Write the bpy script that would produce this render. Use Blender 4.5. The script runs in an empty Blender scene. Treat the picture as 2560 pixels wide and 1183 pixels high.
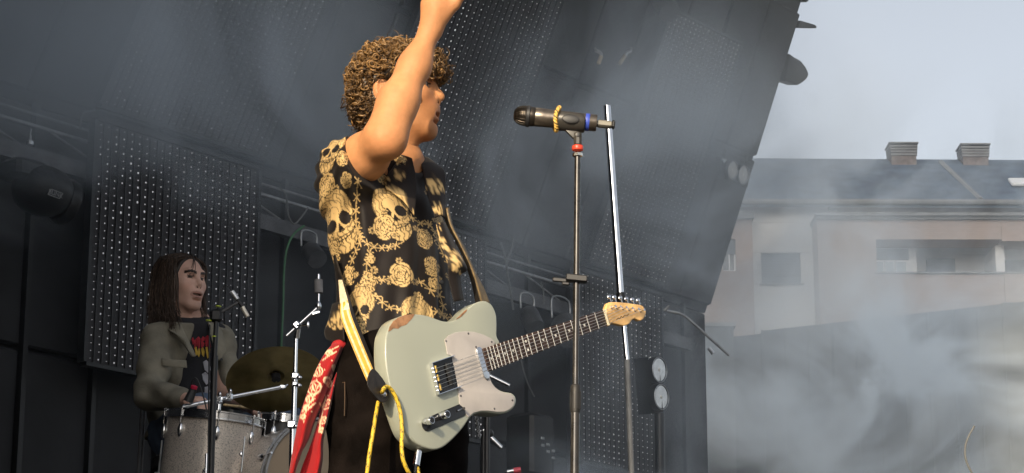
import bpy, bmesh, math, random
import numpy as np
from mathutils import Vector, Matrix, Quaternion
R = math.radians
random.seed(7); rng = np.random.default_rng(7)
scene = bpy.context.scene
COL = scene.collection

# ---------------------------------------------------------------- camera, sky, sun, exposure
PITCH = R(14.3); FPX = 5540.0; CAMZ = 1.75; FL = 1.82      # FL: top of the stage deck
cam_d = bpy.data.cameras.new('camera'); cam = bpy.data.objects.new('camera', cam_d); COL.objects.link(cam)
cam.location = (0, 0, CAMZ); cam.rotation_euler = (R(90) + PITCH, 0, 0)
cam_d.sensor_width = 36.0; cam_d.lens = 36.0 * FPX / 2560.0
cam_d.clip_start = 0.1; cam_d.clip_end = 2000
cam_d.dof.use_dof = False
scene.camera = cam

SUN = Vector((0.33, 0.867, -0.376)).normalized()             # direction the light travels
sun_el = math.asin(-SUN.z)
world = bpy.data.worlds.new('World'); scene.world = world; world.use_nodes = True
wn = world.node_tree; wn.nodes.clear()
sky = wn.nodes.new('ShaderNodeTexSky'); sky.sky_type = 'NISHITA'; sky.sun_disc = False
sky.sun_elevation = sun_el
sky.sun_rotation = math.atan2(-SUN.x, -SUN.y)
sky.altitude = 200; sky.air_density = 1.0; sky.dust_density = 5.0; sky.ozone_density = 1.0
hsv = wn.nodes.new('ShaderNodeHueSaturation'); hsv.inputs['Saturation'].default_value = 0.36
bg = wn.nodes.new('ShaderNodeBackground'); bg.inputs['Strength'].default_value = 0.128
wo = wn.nodes.new('ShaderNodeOutputWorld')
wn.links.new(sky.outputs[0], hsv.inputs['Color']); wn.links.new(hsv.outputs[0], bg.inputs[0]); wn.links.new(bg.outputs[0], wo.inputs[0])
sun_d = bpy.data.lights.new('sun', 'SUN'); sun = bpy.data.objects.new('sun', sun_d); COL.objects.link(sun)
sun_d.energy = 3.35; sun_d.angle = R(0.6); sun_d.color = (1.0, 0.79, 0.51)
sun.rotation_euler = SUN.to_track_quat('-Z', 'Y').to_euler()
sun.location = (-4, -10, 12)
vs = scene.view_settings; vs.view_transform = 'Standard'; vs.look = 'None'; vs.exposure = 0.55; vs.gamma = 1.0
vs.use_curve_mapping = False
cy = scene.cycles
cy.use_denoising = True; cy.max_bounces = 6; cy.diffuse_bounces = 3; cy.glossy_bounces = 3; cy.volume_bounces = 2
cy.transparent_max_bounces = 6; cy.volume_step_rate = 1.6; cy.volume_max_steps = 128; cy.sample_clamp_indirect = 6

# ---------------------------------------------------------------- geometry helpers
def ray(px, py):
    u = (px - 1280.0) / FPX; v = -(py - 591.5) / FPX
    return Vector((u, math.cos(PITCH) - math.sin(PITCH) * v, math.sin(PITCH) + math.cos(PITCH) * v))
def at(px, py, Y):
    d = ray(px, py)
    return Vector((0, 0, CAMZ)) + d * (Y / d.y)
def hit(px, py, p0, n):
    d = ray(px, py); o = Vector((0, 0, CAMZ))
    return o + d * ((p0 - o).dot(n) / d.dot(n))

ORG = {}
def link(o, parent=None, org=None):
    COL.objects.link(o)
    if parent is not None:
        o.parent = parent; ORG[o] = ORG.get(parent, Vector((0, 0, 0)))
    else:
        ORG[o] = Vector(org) if org is not None else Vector((0, 0, 0))
    return o
def tag(o, label=None, cat=None, group=None, kind=None):
    if label: o['label'] = label
    if cat: o['category'] = cat
    if group: o['group'] = group
    if kind: o['kind'] = kind
    return o
def thing(name, loc, label, cat, group=None):
    o = bpy.data.objects.new(name, None); o.empty_display_size = 0.1
    o.location = loc; link(o, None, loc); tag(o, label, cat, group); return o

def frame_of(axis, up=Vector((0, 0, 1))):
    z = Vector(axis).normalized()
    if abs(z.dot(up)) > 0.98: up = Vector((0, 1, 0)) if abs(z.y) < 0.9 else Vector((1, 0, 0))
    x = up.cross(z).normalized(); y = z.cross(x)
    return x, y, z
def catmull(pts, n=6):
    pts = [Vector(p) for p in pts]; out = []
    for i in range(len(pts) - 1):
        p0 = pts[max(i - 1, 0)]; p1 = pts[i]; p2 = pts[i + 1]; p3 = pts[min(i + 2, len(pts) - 1)]
        for k in range(n):
            t = k / n
            out.append(0.5 * ((2 * p1) + (p2 - p0) * t + (2 * p0 - 5 * p1 + 4 * p2 - p3) * t * t + (3 * p1 - p0 - 3 * p2 + p3) * t ** 3))
    out.append(pts[-1]); return out
def closed_catmull(pts, n=5):
    pts = [Vector(p) for p in pts]; m = len(pts); out = []
    for i in range(m):
        p0, p1, p2, p3 = pts[i - 1], pts[i], pts[(i + 1) % m], pts[(i + 2) % m]
        for k in range(n):
            t = k / n
            out.append(0.5 * ((2 * p1) + (p2 - p0) * t + (2 * p0 - 5 * p1 + 4 * p2 - p3) * t * t + (3 * p1 - p0 - 3 * p2 + p3) * t ** 3))
    return out

class MB:
    def __init__(s): s.v = []; s.f = []
    def add(s, vs, fs):
        b = len(s.v); s.v += [tuple(v) for v in vs]; s.f += [tuple(i + b for i in f) for f in fs]; return s
    def box(s, c, size, ax=None):
        c = Vector(c); x, y, z = ax if ax else (Vector((1, 0, 0)), Vector((0, 1, 0)), Vector((0, 0, 1)))
        h = [k / 2 for k in size]; vs = []
        for i in (-1, 1):
            for j in (-1, 1):
                for k in (-1, 1): vs.append(c + x * (i * h[0]) + y * (j * h[1]) + z * (k * h[2]))
        return s.add(vs, [(0, 1, 3, 2), (4, 6, 7, 5), (0, 4, 5, 1), (2, 3, 7, 6), (0, 2, 6, 4), (1, 5, 7, 3)])
    def cbox(s, c, size, ax=None, b=0.01):      # chamfered box
        c = Vector(c); x, y, z = ax if ax else (Vector((1, 0, 0)), Vector((0, 1, 0)), Vector((0, 0, 1)))
        hx, hy, hz = [k / 2 for k in size]; b = min(b, hx * .9, hy * .9, hz * .9)
        rings = []
        for (zz, ins) in ((-hz, b), (-hz + b, 0), (hz - b, 0), (hz, b)):
            X = hx - ins; Y = hy - ins; q = b
            rings.append([(X, -Y + q), (X, Y - q), (X - q, Y), (-X + q, Y), (-X, Y - q), (-X, -Y + q), (-X + q, -Y), (X - q, -Y)])
        zs = (-hz, -hz + b, hz - b, hz); vs = []
        for r, zz in zip(rings, zs): vs += [c + x * p[0] + y * p[1] + z * zz for p in r]
        fs = [tuple(range(7, -1, -1)), tuple(range(24, 32))]
        for k in range(3):
            for i in range(8): fs.append((k * 8 + i, k * 8 + (i + 1) % 8, k * 8 + 8 + (i + 1) % 8, k * 8 + 8 + i))
        return s.add(vs, fs)
    def tube(s, pts, r, seg=8, cap=True, flat=None):
        pts = [Vector(p) for p in pts]; n = len(pts)
        rs = r if isinstance(r, (list, tuple)) else [r] * n
        tang = [(pts[min(i + 1, n - 1)] - pts[max(i - 1, 0)]).normalized() for i in range(n)]
        x, y, _ = frame_of(tang[0]); vs = []
        for i in range(n):
            t = tang[i]
            x = (x - t * x.dot(t)).normalized(); y = t.cross(x)
            for k in range(seg):
                a = 2 * math.pi * k / seg
                vs.append(pts[i] + x * (math.cos(a) * rs[i]) + y * (math.sin(a) * rs[i] * (flat if flat else 1)))
        fs = []
        for i in range(n - 1):
            for k in range(seg):
                k2 = (k + 1) % seg
                fs.append((i * seg + k, i * seg + k2, (i + 1) * seg + k2, (i + 1) * seg + k))
        if cap: fs.append(tuple(range(seg - 1, -1, -1))); fs.append(tuple((n - 1) * seg + k for k in range(seg)))
        return s.add(vs, fs)
    def cyl(s, a, b, r, seg=12, r2=None):
        return s.tube([a, b], [r, r if r2 is None else r2], seg)
    def lathe(s, org, axis, prof, seg=24, close=False):
        x, y, z = frame_of(axis); org = Vector(org); vs = []; n = len(prof)
        for (r, h) in prof:
            for k in range(seg):
                a = 2 * math.pi * k / seg
                vs.append(org + z * h + x * (r * math.cos(a)) + y * (r * math.sin(a)))
        fs = []
        for i in range(n - 1 if not close else n):
            j = (i + 1) % n
            for k in range(seg):
                k2 = (k + 1) % seg
                fs.append((i * seg + k, i * seg + k2, j * seg + k2, j * seg + k))
        if not close:
            fs.append(tuple(range(seg - 1, -1, -1))); fs.append(tuple((n - 1) * seg + k for k in range(seg)))
        return s.add(vs, fs)
    def ball(s, c, r, seg=12, rings=8, sc=(1, 1, 1), ax=None):
        c = Vector(c); x, y, z = ax if ax else (Vector((1, 0, 0)), Vector((0, 1, 0)), Vector((0, 0, 1)))
        vs = [c + z * (r * sc[2])]
        for i in range(1, rings):
            th = math.pi * i / rings
            for k in range(seg):
                a = 2 * math.pi * k / seg
                vs.append(c + x * (r * sc[0] * math.sin(th) * math.cos(a)) + y * (r * sc[1] * math.sin(th) * math.sin(a)) + z * (r * sc[2] * math.cos(th)))
        vs.append(c - z * (r * sc[2])); fs = []
        for k in range(seg): fs.append((0, 1 + k, 1 + (k + 1) % seg))
        for i in range(rings - 2):
            for k in range(seg):
                a = 1 + i * seg; b = a + seg; k2 = (k + 1) % seg
                fs.append((a + k, b + k, b + k2, a + k2))
        l = len(vs) - 1; a = 1 + (rings - 2) * seg
        for k in range(seg): fs.append((a + k, l, a + (k + 1) % seg))
        return s.add(vs, fs)
    def prism(s, poly, n, th, bev=0.0, inset=None):
        """poly: list of 3D points in a plane (front face), n: front normal, th: thickness behind; bev: rounded edge"""
        poly = [Vector(p) for p in poly]; n = Vector(n).normalized(); m = len(poly)
        nrm = Vector((0, 0, 0))
        for i in range(m): nrm += poly[i].cross(poly[(i + 1) % m])
        if nrm.dot(n) < 0: poly.reverse()
        def off(d):
            out = []
            for i in range(m):
                e1 = (poly[i] - poly[i - 1]); e2 = (poly[(i + 1) % m] - poly[i])
                t = (e1.normalized() + e2.normalized())
                t = t.normalized() if t.length > 1e-6 else e1.normalized()
                out.append(poly[i] - t.cross(n) * d)
            return out
        if bev > 0:
            lay = [(bev, 0), (bev * .4, bev * .16), (bev * .1, bev * .5), (0, bev), (0, th - bev), (bev * .3, th - bev * .3), (bev, th)]
        else: lay = [(0, 0), (0, th)]
        vs = []
        for (ins, dep) in lay: vs += [p - n * dep for p in off(ins)]
        fs = [tuple(range(m)), tuple(range((len(lay) - 1) * m + m - 1, (len(lay) - 1) * m - 1, -1))]
        for L in range(len(lay) - 1):
            for i in range(m):
                j = (i + 1) % m
                fs.append((L * m + j, L * m + i, (L + 1) * m + i, (L + 1) * m + j))
        return s.add(vs, fs)
    def build(s, name, m, parent=None, smooth=True, org=None, angle=38):
        me = bpy.data.meshes.new(name)
        o = bpy.data.objects.new(name, me)
        link(o, parent, org)
        g = ORG[o]
        me.from_pydata([(v[0] - g.x, v[1] - g.y, v[2] - g.z) for v in s.v], [], s.f)
        if parent is None: o.location = g
        if m: me.materials.append(m)
        me.validate()
        if smooth:
            me.polygons.foreach_set('use_smooth', [True] * len(me.polygons))
            me.set_sharp_from_angle(angle=R(angle))
        return o

# ---------------------------------------------------------------- materials
MATS = {}
def mat(name, col, rough=0.6, metal=0.0, var=0.12, scale=18.0, bump=0.0, bscale=None, spec=None, coat=0.0, col2=None, detail=4.0, rvar=0.12, sheen=0.0, sss=0.0):
    if name in MATS: return MATS[name]
    m = bpy.data.materials.new(name); m.use_nodes = True; nt = m.node_tree; P = nt.nodes['Principled BSDF']
    tc = nt.nodes.new('ShaderNodeTexCoord')
    nz = nt.nodes.new('ShaderNodeTexNoise'); nz.inputs['Scale'].default_value = scale; nz.inputs['Detail'].default_value = detail
    nt.links.new(tc.outputs['Object'], nz.inputs['Vector'])
    mx = nt.nodes.new('ShaderNodeMix'); mx.data_type = 'RGBA'
    c2 = col2 if col2 else tuple(min(1, c * (1 + var * 2)) for c in col)
    c1 = col if col2 else tuple(c * (1 - var) for c in col)
    mx.inputs['A'].default_value = (*c1, 1); mx.inputs['B'].default_value = (*c2, 1)
    mr = nt.nodes.new('ShaderNodeMapRange'); mr.inputs['From Min'].default_value = 0.35; mr.inputs['From Max'].default_value = 0.65
    nt.links.new(nz.outputs['Fac'], mr.inputs['Value']); nt.links.new(mr.outputs[0], mx.inputs['Factor'])
    nt.links.new(mx.outputs['Result'], P.inputs['Base Color'])
    rr = nt.nodes.new('ShaderNodeMapRange'); rr.inputs['To Min'].default_value = max(0.02, rough - rvar); rr.inputs['To Max'].default_value = min(1, rough + rvar)
    nt.links.new(nz.outputs['Fac'], rr.inputs['Value']); nt.links.new(rr.outputs[0], P.inputs['Roughness'])
    P.inputs['Metallic'].default_value = metal
    if spec is not None: P.inputs['Specular IOR Level'].default_value = spec
    if coat: P.inputs['Coat Weight'].default_value = coat; P.inputs['Coat Roughness'].default_value = 0.08
    if sheen: P.inputs['Sheen Weight'].default_value = sheen
    if sss: P.inputs['Subsurface Weight'].default_value = sss; P.inputs['Subsurface Radius'].default_value = (0.012, 0.004, 0.002); P.inputs['Subsurface Scale'].default_value = 1.0
    if bump:
        nb = nt.nodes.new('ShaderNodeTexNoise'); nb.inputs['Scale'].default_value = bscale or scale * 4; nb.inputs['Detail'].default_value = 5
        nt.links.new(tc.outputs['Object'], nb.inputs['Vector'])
        bp = nt.nodes.new('ShaderNodeBump'); bp.inputs['Strength'].default_value = bump; bp.inputs['Distance'].default_value = 0.004
        nt.links.new(nb.outputs['Fac'], bp.inputs['Height']); nt.links.new(bp.outputs[0], P.inputs['Normal'])
    MATS[name] = m; return m
def attr_mat(name, attr, rough=0.7, sss=0.0, bump=0.0, bscale=300, sheen=0.0, var=0.1, vscale=40, spec=0.5, metal=0.0):
    m = bpy.data.materials.new(name); m.use_nodes = True; nt = m.node_tree; P = nt.nodes['Principled BSDF']
    a = nt.nodes.new('ShaderNodeAttribute'); a.attribute_name = attr
    tc = nt.nodes.new('ShaderNodeTexCoord'); nz = nt.nodes.new('ShaderNodeTexNoise'); nz.inputs['Scale'].default_value = vscale; nz.inputs['Detail'].default_value = 5
    nt.links.new(tc.outputs['Object'], nz.inputs['Vector'])
    mr = nt.nodes.new('ShaderNodeMapRange'); mr.inputs['From Min'].default_value = 0.3; mr.inputs['From Max'].default_value = 0.7
    mr.inputs['To Min'].default_value = 1 - var; mr.inputs['To Max'].default_value = 1 + var
    nt.links.new(nz.outputs['Fac'], mr.inputs['Value'])
    mm = nt.nodes.new('ShaderNodeVectorMath'); mm.operation = 'SCALE'
    nt.links.new(a.outputs['Color'], mm.inputs[0]); nt.links.new(mr.outputs[0], mm.inputs['Scale'])
    nt.links.new(mm.outputs[0], P.inputs['Base Color'])
    P.inputs['Roughness'].default_value = rough; P.inputs['Specular IOR Level'].default_value = spec; P.inputs['Metallic'].default_value = metal
    if sss: P.inputs['Subsurface Weight'].default_value = sss; P.inputs['Subsurface Radius'].default_value = (0.012, 0.0045, 0.002); P.inputs['Subsurface Scale'].default_value = 1.0
    if sheen: P.inputs['Sheen Weight'].default_value = sheen
    if bump:
        nb = nt.nodes.new('ShaderNodeTexNoise'); nb.inputs['Scale'].default_value = bscale; nb.inputs['Detail'].default_value = 4
        nt.links.new(tc.outputs['Object'], nb.inputs['Vector'])
        bp = nt.nodes.new('ShaderNodeBump'); bp.inputs['Strength'].default_value = bump; bp.inputs['Distance'].default_value = 0.003
        nt.links.new(nb.outputs['Fac'], bp.inputs['Height']); nt.links.new(bp.outputs[0], P.inputs['Normal'])
    MATS[name] = m; return m
def set_color(o, cols, attr='paint'):
    me = o.data; a = me.color_attributes.new(attr, 'FLOAT_COLOR', 'POINT')
    c = np.ones((len(me.vertices), 4), np.float32); c[:, :3] = cols
    a.data.foreach_set('color', c.ravel())

black_wall = mat('black_stage_panel', (0.018, 0.018, 0.020), 0.75, var=0.3, scale=2.5, bump=0.15, bscale=60)
black_cloth = mat('black_cloth', (0.012, 0.012, 0.014), 0.9, var=0.3, scale=4)
black_metal = mat('black_powder_coat', (0.012, 0.012, 0.013), 0.42, var=0.2, scale=30)
black_plastic = mat('black_plastic', (0.015, 0.015, 0.016), 0.5, var=0.2, scale=30)
chrome = mat('chrome', (0.75, 0.76, 0.78), 0.14, 1.0, var=0.05, scale=40, rvar=0.06)
steel = mat('brushed_steel', (0.55, 0.56, 0.58), 0.32, 1.0, var=0.08, scale=60)
alu = mat('dull_aluminium', (0.35, 0.36, 0.37), 0.5, 0.9, var=0.15, scale=20)
grey_steel = mat('dark_grey_steel', (0.10, 0.10, 0.105), 0.5, 0.5, var=0.2, scale=12)
# ---------------------------------------------------------------- the setting: ground, stage deck, stage shell
A = Vector((0.612, 0.791, 0)).normalized()       # along the back wall, receding to the right
N = Vector((A.y, -A.x, 0))                       # out of the back wall, towards the stage front
W0 = Vector((at(460, 800, 11.5).x, 11.5, 0))     # a point at the foot line of the back wall
def wp(s, t, z): return W0 + A * s + N * t + Vector((0, 0, z))
def wall_s(px, py, t=0.0):                       # wall coordinates (s, z) of a pixel on the wall plane shifted forward by t
    p = hit(px, py, W0 + N * t, N); return (p - W0).dot(A), p.z
Zup = Vector((0, 0, 1))
WAX = (A, N, Zup)
S_CREASE, Z_CREASE = wall_s(240, 295)
TD = (A * 0.807 + N * 0.545 + Zup * 2.85).normalized()      # up the leaning upper wall, its columns skewed to the right
TN = TD.cross(A).normalized()
TN = TN if TN.dot(N) > 0 else -TN                            # out of it (faces down to the stage)
TU = A.cross(TN).normalized(); TU = TU if TU.z > 0 else -TU  # in the leaning plane, square to A
C0 = wp(0, 0, Z_CREASE)
def tilt_pt(s, h, off=0.0): return C0 + A * s + TD * h + TN * off
def tilt_sh(px, py, off=0.0):
    p = hit(px, py, C0 + TN * off, TN); d = p - C0 - TN * off; h = d.dot(TU) / TD.dot(TU); return d.dot(A) - h * TD.dot(A), h
S_END = tilt_sh(1766, 790)[0]
S_LEFT = -6.6
H_TILT = 2.6

ground = MB().add([(-600, -600, 0), (600, -600, 0), (600, 900, 0), (-600, 900, 0)], [(0, 1, 2, 3)]).build(
    'ground', mat('asphalt_ground', (0.06, 0.06, 0.06), 0.9, scale=3, bump=0.3), smooth=False)
tag(ground, kind='structure')
deck = MB()
def deck_pt(s, t): p = wp(s, t, 0); return p
deck = thing('stage_deck', wp(-1, 3, 0), 'black raised stage deck of square panels under the band', 'stage')
deck_m = mat('stage_deck_board', (0.02, 0.019, 0.018), 0.55, var=0.35, scale=6, bump=0.2)
for i in range(-6, 6):
    for j in range(0, 7):
        b = MB(); c = wp(i * 1.0 + .5 - .4, j * 1.0 - .2, FL - .06)
        b.cbox(c, (0.992, 0.992, 0.12), WAX, 0.006); b.build('deck_panel', deck_m, deck)
for i in range(-6, 7, 2):
    MB().cyl(wp(i - .4, 6.2, 0), wp(i - .4, 6.2, FL - .12), 0.04).build('leg', grey_steel, deck)
    MB().cyl(wp(i - .4, 0.2, 0), wp(i - .4, 0.2, FL - .12), 0.04).build('leg', grey_steel, deck)

# stage shell: lower vertical wall of panels, upper leaning wall, roof, added side wing for shade
shell = thing('stage_shell', wp(-1, -0.4, FL), 'black stage shell with leaning upper wall and dark panel back', 'stage shell')
MB().box(wp((S_LEFT + S_END) / 2, -0.12, (FL + Z_CREASE) / 2), (S_END - S_LEFT, 0.1, Z_CREASE - FL), WAX).build('wall_core', black_wall, shell, smooth=False)
s_seams = [wall_s(60, 900)[0], wall_s(232, 1000)[0]]
pw = s_seams[1] - s_seams[0]
z_seam = wall_s(100, 876)[1]
zs = [FL, z_seam - 1.22, z_seam, Z_CREASE - 0.02]
zs = [FL] + [z for z in zs[1:] if z > FL + .2]
s = s_seams[0]
while s - pw > S_LEFT: s -= pw
edges = [S_LEFT]
while s < S_END - .05: edges.append(s); s += pw
edges.append(S_END)
for i in range(len(edges) - 1):
    for j in range(len(zs) - 1):
        a, b = edges[i] + .012, edges[i + 1] - .012; z0, z1 = zs[j] + .01, zs[j + 1] - .01
        if b - a < .1: continue
        MB().cbox(wp((a + b) / 2, -0.045 + random.uniform(-.006, .006), (z0 + z1) / 2), (b - a, .05, z1 - z0), WAX, .012).build('wall_panel', black_wall, shell)
for e in edges[1:-1]:
    MB().box(wp(e, -0.012, (FL + Z_CREASE) / 2), (.03, .04, Z_CREASE - FL - .02), WAX).build('batten', black_metal, shell, smooth=False)
TAX = (A, TN, TD)
def tbox(s0, s1, h0, h1, off, th): 
    return MB().box(tilt_pt((s0 + s1) / 2, (h0 + h1) / 2, off), (s1 - s0, th, h1 - h0), TAX)
tbox(S_LEFT, S_END, -0.03, H_TILT, -0.09, 0.14).build('leaning_wall', black_wall, shell, smooth=False)
k = 0
while True:
    e0 = S_LEFT + k * pw; e1 = min(e0 + pw, S_END)
    if e0 > S_END - .15: break
    m_ = MB(); m_.cbox(tilt_pt((e0 + e1) / 2, .62, 0.0), (e1 - e0 - .02, .04, 1.18), TAX, .01); m_.build('leaning_panel', black_wall, shell)
    m_ = MB(); m_.cbox(tilt_pt((e0 + e1) / 2, 1.86, 0.0), (e1 - e0 - .02, .04, 1.22), TAX, .01); m_.build('leaning_panel', black_wall, shell)
    k += 1
rt = tilt_pt(0, H_TILT, 0); roof_t = (rt - W0).dot(N)
SHADE_WING_T = 5.4; ROOF_E = 2.3
MB().box(wp((S_LEFT + S_END) / 2, (roof_t + ROOF_E) / 2 - .05, rt.z + .06), (S_END - S_LEFT, ROOF_E - roof_t + .1, .14), WAX).build('roof', black_wall, shell, smooth=False)
for q in range(5):
    sq = S_LEFT + .6 + q * (S_END - S_LEFT - 1.2) / 4
    MB().box(wp(sq, (roof_t + ROOF_E) / 2, rt.z - .14), (.12, ROOF_E - roof_t - .2, .24), WAX).build('roof_beam', grey_steel, shell, smooth=False)
MB().box(wp(S_LEFT - .06, SHADE_WING_T / 2 - .08, (FL + rt.z + 9) / 2), (.1, SHADE_WING_T + .25, rt.z + 9 - FL), WAX).build('shade_wing', black_wall, shell, smooth=False)  # unseen wing, added and made tall to keep sun off stage and smoke
# silhouettes on the far end of the leaning wall: a flat bracket and a rounded cover
def edge_h(px, py): return tilt_sh(px, py)[1]
def tplane(px, py): 
    s_, h_ = tilt_sh(px, py); return s_, h_
fin = [tplane(*p) for p in ((1996, 52), (2030, 62), (2036, 66), (2034, 71), (1990, 70))]
MB().prism([tilt_pt(a - .0, b, 0.02) for a, b in fin], TN, .05).build('edge_bracket', black_metal, shell, smooth=False)
cov = [tplane(*p) for p in ((1962, 135), (1972, 142), (1990, 152), (2001, 166), (2007, 178), (2009, 186), (2005, 197), (1998, 204), (1984, 213), (1972, 209), (1951, 203))]
MB().prism([tilt_pt(a, b, 0.05) for a, b in cov], TN, .12, .02).build('edge_cover', black_metal, shell)
MB().prism([tilt_pt(*tplane(*p), .03) for p in ((2008, 6), (2014, 0), (2020, -8), (2004, -10))], TN, .05).build('edge_bracket', black_metal, shell, smooth=False)

# ---- LED curtain screens: three on the lower wall, three on the leaning wall
led_body = mat('led_mesh_black', (0.016, 0.014, 0.015), 0.6, var=0.3, scale=8)
led_body2 = mat('led_module_ribs', (0.02, 0.018, 0.019), 0.5, var=0.3, scale=12)
led_m = mat('led_lens_white', (0.92, 0.92, 0.90), 0.25, var=0.06, scale=5, spec=0.6)
_p = led_m.node_tree.nodes['Principled BSDF']; _p.inputs['Emission Color'].default_value = (0.95, 0.95, 1.0, 1); _p.inputs['Emission Strength'].default_value = 0.22   # faint glow put in for daylight glinting on the unlit lenses
def led_screen(label, quad, fpt, ax, s0, s1, h0, h1, off, pitch=0.0385, rmul=1.0):
    cpos = fpt((s0 + s1) / 2, h0, off)
    t = thing('led_screen', cpos, label, 'led screen', 'led curtain screens on the stage back')
    a, n, u = ax
    MB().box(fpt((s0 + s1) / 2, (h0 + h1) / 2, off - .02), (s1 - s0, .03, h1 - h0), (a, n, u)).build('backing', led_body, t, smooth=False)
    fr = MB()
    for (sa, sb, ha, hb) in ((s0 - .02, s0, h0, h1), (s1, s1 + .02, h0, h1), (s0, s1, h1, h1 + .02), (s0, s1, h0 - .02, h0)):
        fr.box(fpt((sa + sb) / 2, (ha + hb) / 2, off - .015), (sb - sa, .05, hb - ha), (a, n, u))
    fr.build('frame', black_metal, t, smooth=False)
    nx = int((s1 - s0) / (pitch * 1.36)); ny = int((h1 - h0) / pitch)
    rib = MB()
    for i in range(nx + 1):
        rib.box(fpt(s0 + (i + .0) * (s1 - s0) / nx, (h0 + h1) / 2, off - .001), (.008, .008, h1 - h0 - .01), (a, n, u))
    r_ = rib.build('mesh_ribs', led_body2, t, smooth=False); r_['kind'] = 'stuff'
    d = MB(); modf = {}
    for i in range(nx):
        colv = random.uniform(.8, 1.15)
        for j in range(ny):
            q = random.random()
            if q < .03: continue
            mod = modf.setdefault((i // 8, j // 10), random.uniform(.7, 1.12))
            r = (0.0047 if (i + j) % 2 else 0.0034) * colv * random.uniform(.6, 1.2) * rmul * mod
            c = fpt(s0 + (i + .5) * (s1 - s0) / nx + random.uniform(-.002, .002), h0 + (j + .5) * (h1 - h0) / ny, off + .004)
            vs = [c + n * .006] + [c + a * (r * math.cos(k * math.pi / 3)) + u * (r * 1.15 * math.sin(k * math.pi / 3)) for k in range(6)]
            d.add(vs, [(0, 1 + k, 1 + (k + 1) % 6) for k in range(6)])
    o = d.build('led_lens', led_m, t, smooth=False); o['kind'] = 'stuff'
    return t
fw = lambda s, z, off: wp(s, off, z)
L1a = wall_s(228, 600, .22)[0]; L1b = wall_s(640, 600, .22)[0]
z_top = wall_s(240, 300, .22)[1]; z_bot = wall_s(221, 905, .22)[1]
L2b = wall_s(1209, 680, .22)[0]; L2a = L2b - (L1b - L1a)
L3a = wall_s(1450, 760, .22)[0]; L3b = wall_s(1652, 800, .22)[0]
led_screen('tall led curtain screen directly behind the long-haired drummer', None, fw, WAX, L1a, L1b, z_bot, z_top, .22)
led_screen('led curtain screen strip seen between the shirt and the black strap', None, fw, WAX, L2a, L2b, z_bot, z_top, .22)
led_screen('narrow led curtain screen behind the guitar headstock', None, fw, WAX, L3a, L3b, z_bot, z_top, .22)
U1a = tilt_sh(240, 290, .1)[0]; U1b = tilt_sh(660, 400, .1)[0]
U2b = tilt_sh(1400, 25, .1)[0]; U2a = U2b - (U1b - U1a)
U3b = tilt_sh(1850, 116, .1)[0]; U3a = tilt_sh(1680, 26, .1)[0]
U3h = tilt_sh(1679, 26, .1)[1]
led_screen('leaning led screen at upper left above the drummer', None, tilt_pt, TAX, U1a, U1b, .06, 2.4, .1)
led_screen('leaning led screen above and behind the singer\'s face', None, tilt_pt, TAX, U2a, U2b, .06, 2.4, .1)
led_screen('leaning led screen at upper right below the sky edge', None, tilt_pt, TAX, U3a, U3b, .06, U3h, .1, pitch=0.036)

# ---- lighting truss along the crease of the wall
tr = thing('lighting_truss', wp(0, .12, Z_CREASE - .6), 'dull grey lighting truss running along the back wall behind the screens', 'truss')
zt = wall_s(75, 312, .12)[1]; zl = wall_s(115, 395, .16)[1]
S_TR = wall_s(1722, 840, .12)[0]
MB().cyl(wp(S_LEFT + .2, .12, zt), wp(S_TR - .3, .12, zt), .011, 10).build('upper_chord', alu, tr)
MB().cyl(wp(S_LEFT + .2, .02, zt + .1), wp(S_TR - .4, .02, zt + .1), .008, 8).build('rear_chord', alu, tr)
MB().box(wp((S_LEFT + S_TR) / 2, .12, zl), (S_TR - S_LEFT, .05, .085), WAX).build('lower_beam', grey_steel, tr, smooth=False)
q = S_LEFT + .3; zz = 0
while q < S_TR - .8:
    MB().cyl(wp(q, .12, zt), wp(q + .55, .12, zl), .006, 6).build('brace', alu, tr)
    q += .55 if zz % 2 else .75; zz += 1
# ---------------------------------------------------------------- buildings beyond the stage
render_wall = mat('pale_render', (0.64, 0.63, 0.61), 0.85, var=0.08, scale=0.8, bump=0.1, bscale=20)
brick_wall = mat('pinkish_brick', (0.36, 0.24, 0.185), 0.9, var=0.12, scale=1.2)
def brickify(m):
    nt = m.node_tree; P = nt.nodes['Principled BSDF']
    tc = nt.nodes.new('ShaderNodeTexCoord'); mp = nt.nodes.new('ShaderNodeMapping'); mp.inputs['Rotation'].default_value = (R(90), 0, 0)
    br = nt.nodes.new('ShaderNodeTexBrick'); br.inputs['Scale'].default_value = 1.0
    br.inputs['Brick Width'].default_value = .26; br.inputs['Row Height'].default_value = .075; br.inputs['Mortar Size'].default_value = .008
    br.inputs['Color1'].default_value = (.40, .30, .255, 1); br.inputs['Color2'].default_value = (.35, .265, .225, 1); br.inputs['Mortar'].default_value = (.38, .35, .32, 1)
    nt.links.new(tc.outputs['Object'], mp.inputs[0]); nt.links.new(mp.outputs[0], br.inputs[0]); nt.links.new(br.outputs['Color'], P.inputs['Base Color'])
brickify(brick_wall)
slate = mat('slate_roof', (0.085, 0.115, 0.155), 0.7, var=0.2, scale=1.5, bump=0.2, bscale=12)
cornice_m = mat('grey_concrete', (0.2, 0.2, 0.2), 0.85, var=0.15, scale=2)
glass_d = mat('window_glass', (0.03, 0.035, 0.04), 0.12, var=0.2, scale=1, spec=0.8)
shutter_m = mat('grey_roller_shutter', (0.12, 0.135, 0.15), 0.6, var=0.1, scale=3)
white_pvc = mat('white_frame', (0.75, 0.75, 0.74), 0.5, var=0.05, scale=3)
YB = 75.0
def fpt(px, py, dy=0.0): return at(px, py, YB + dy)
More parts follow.
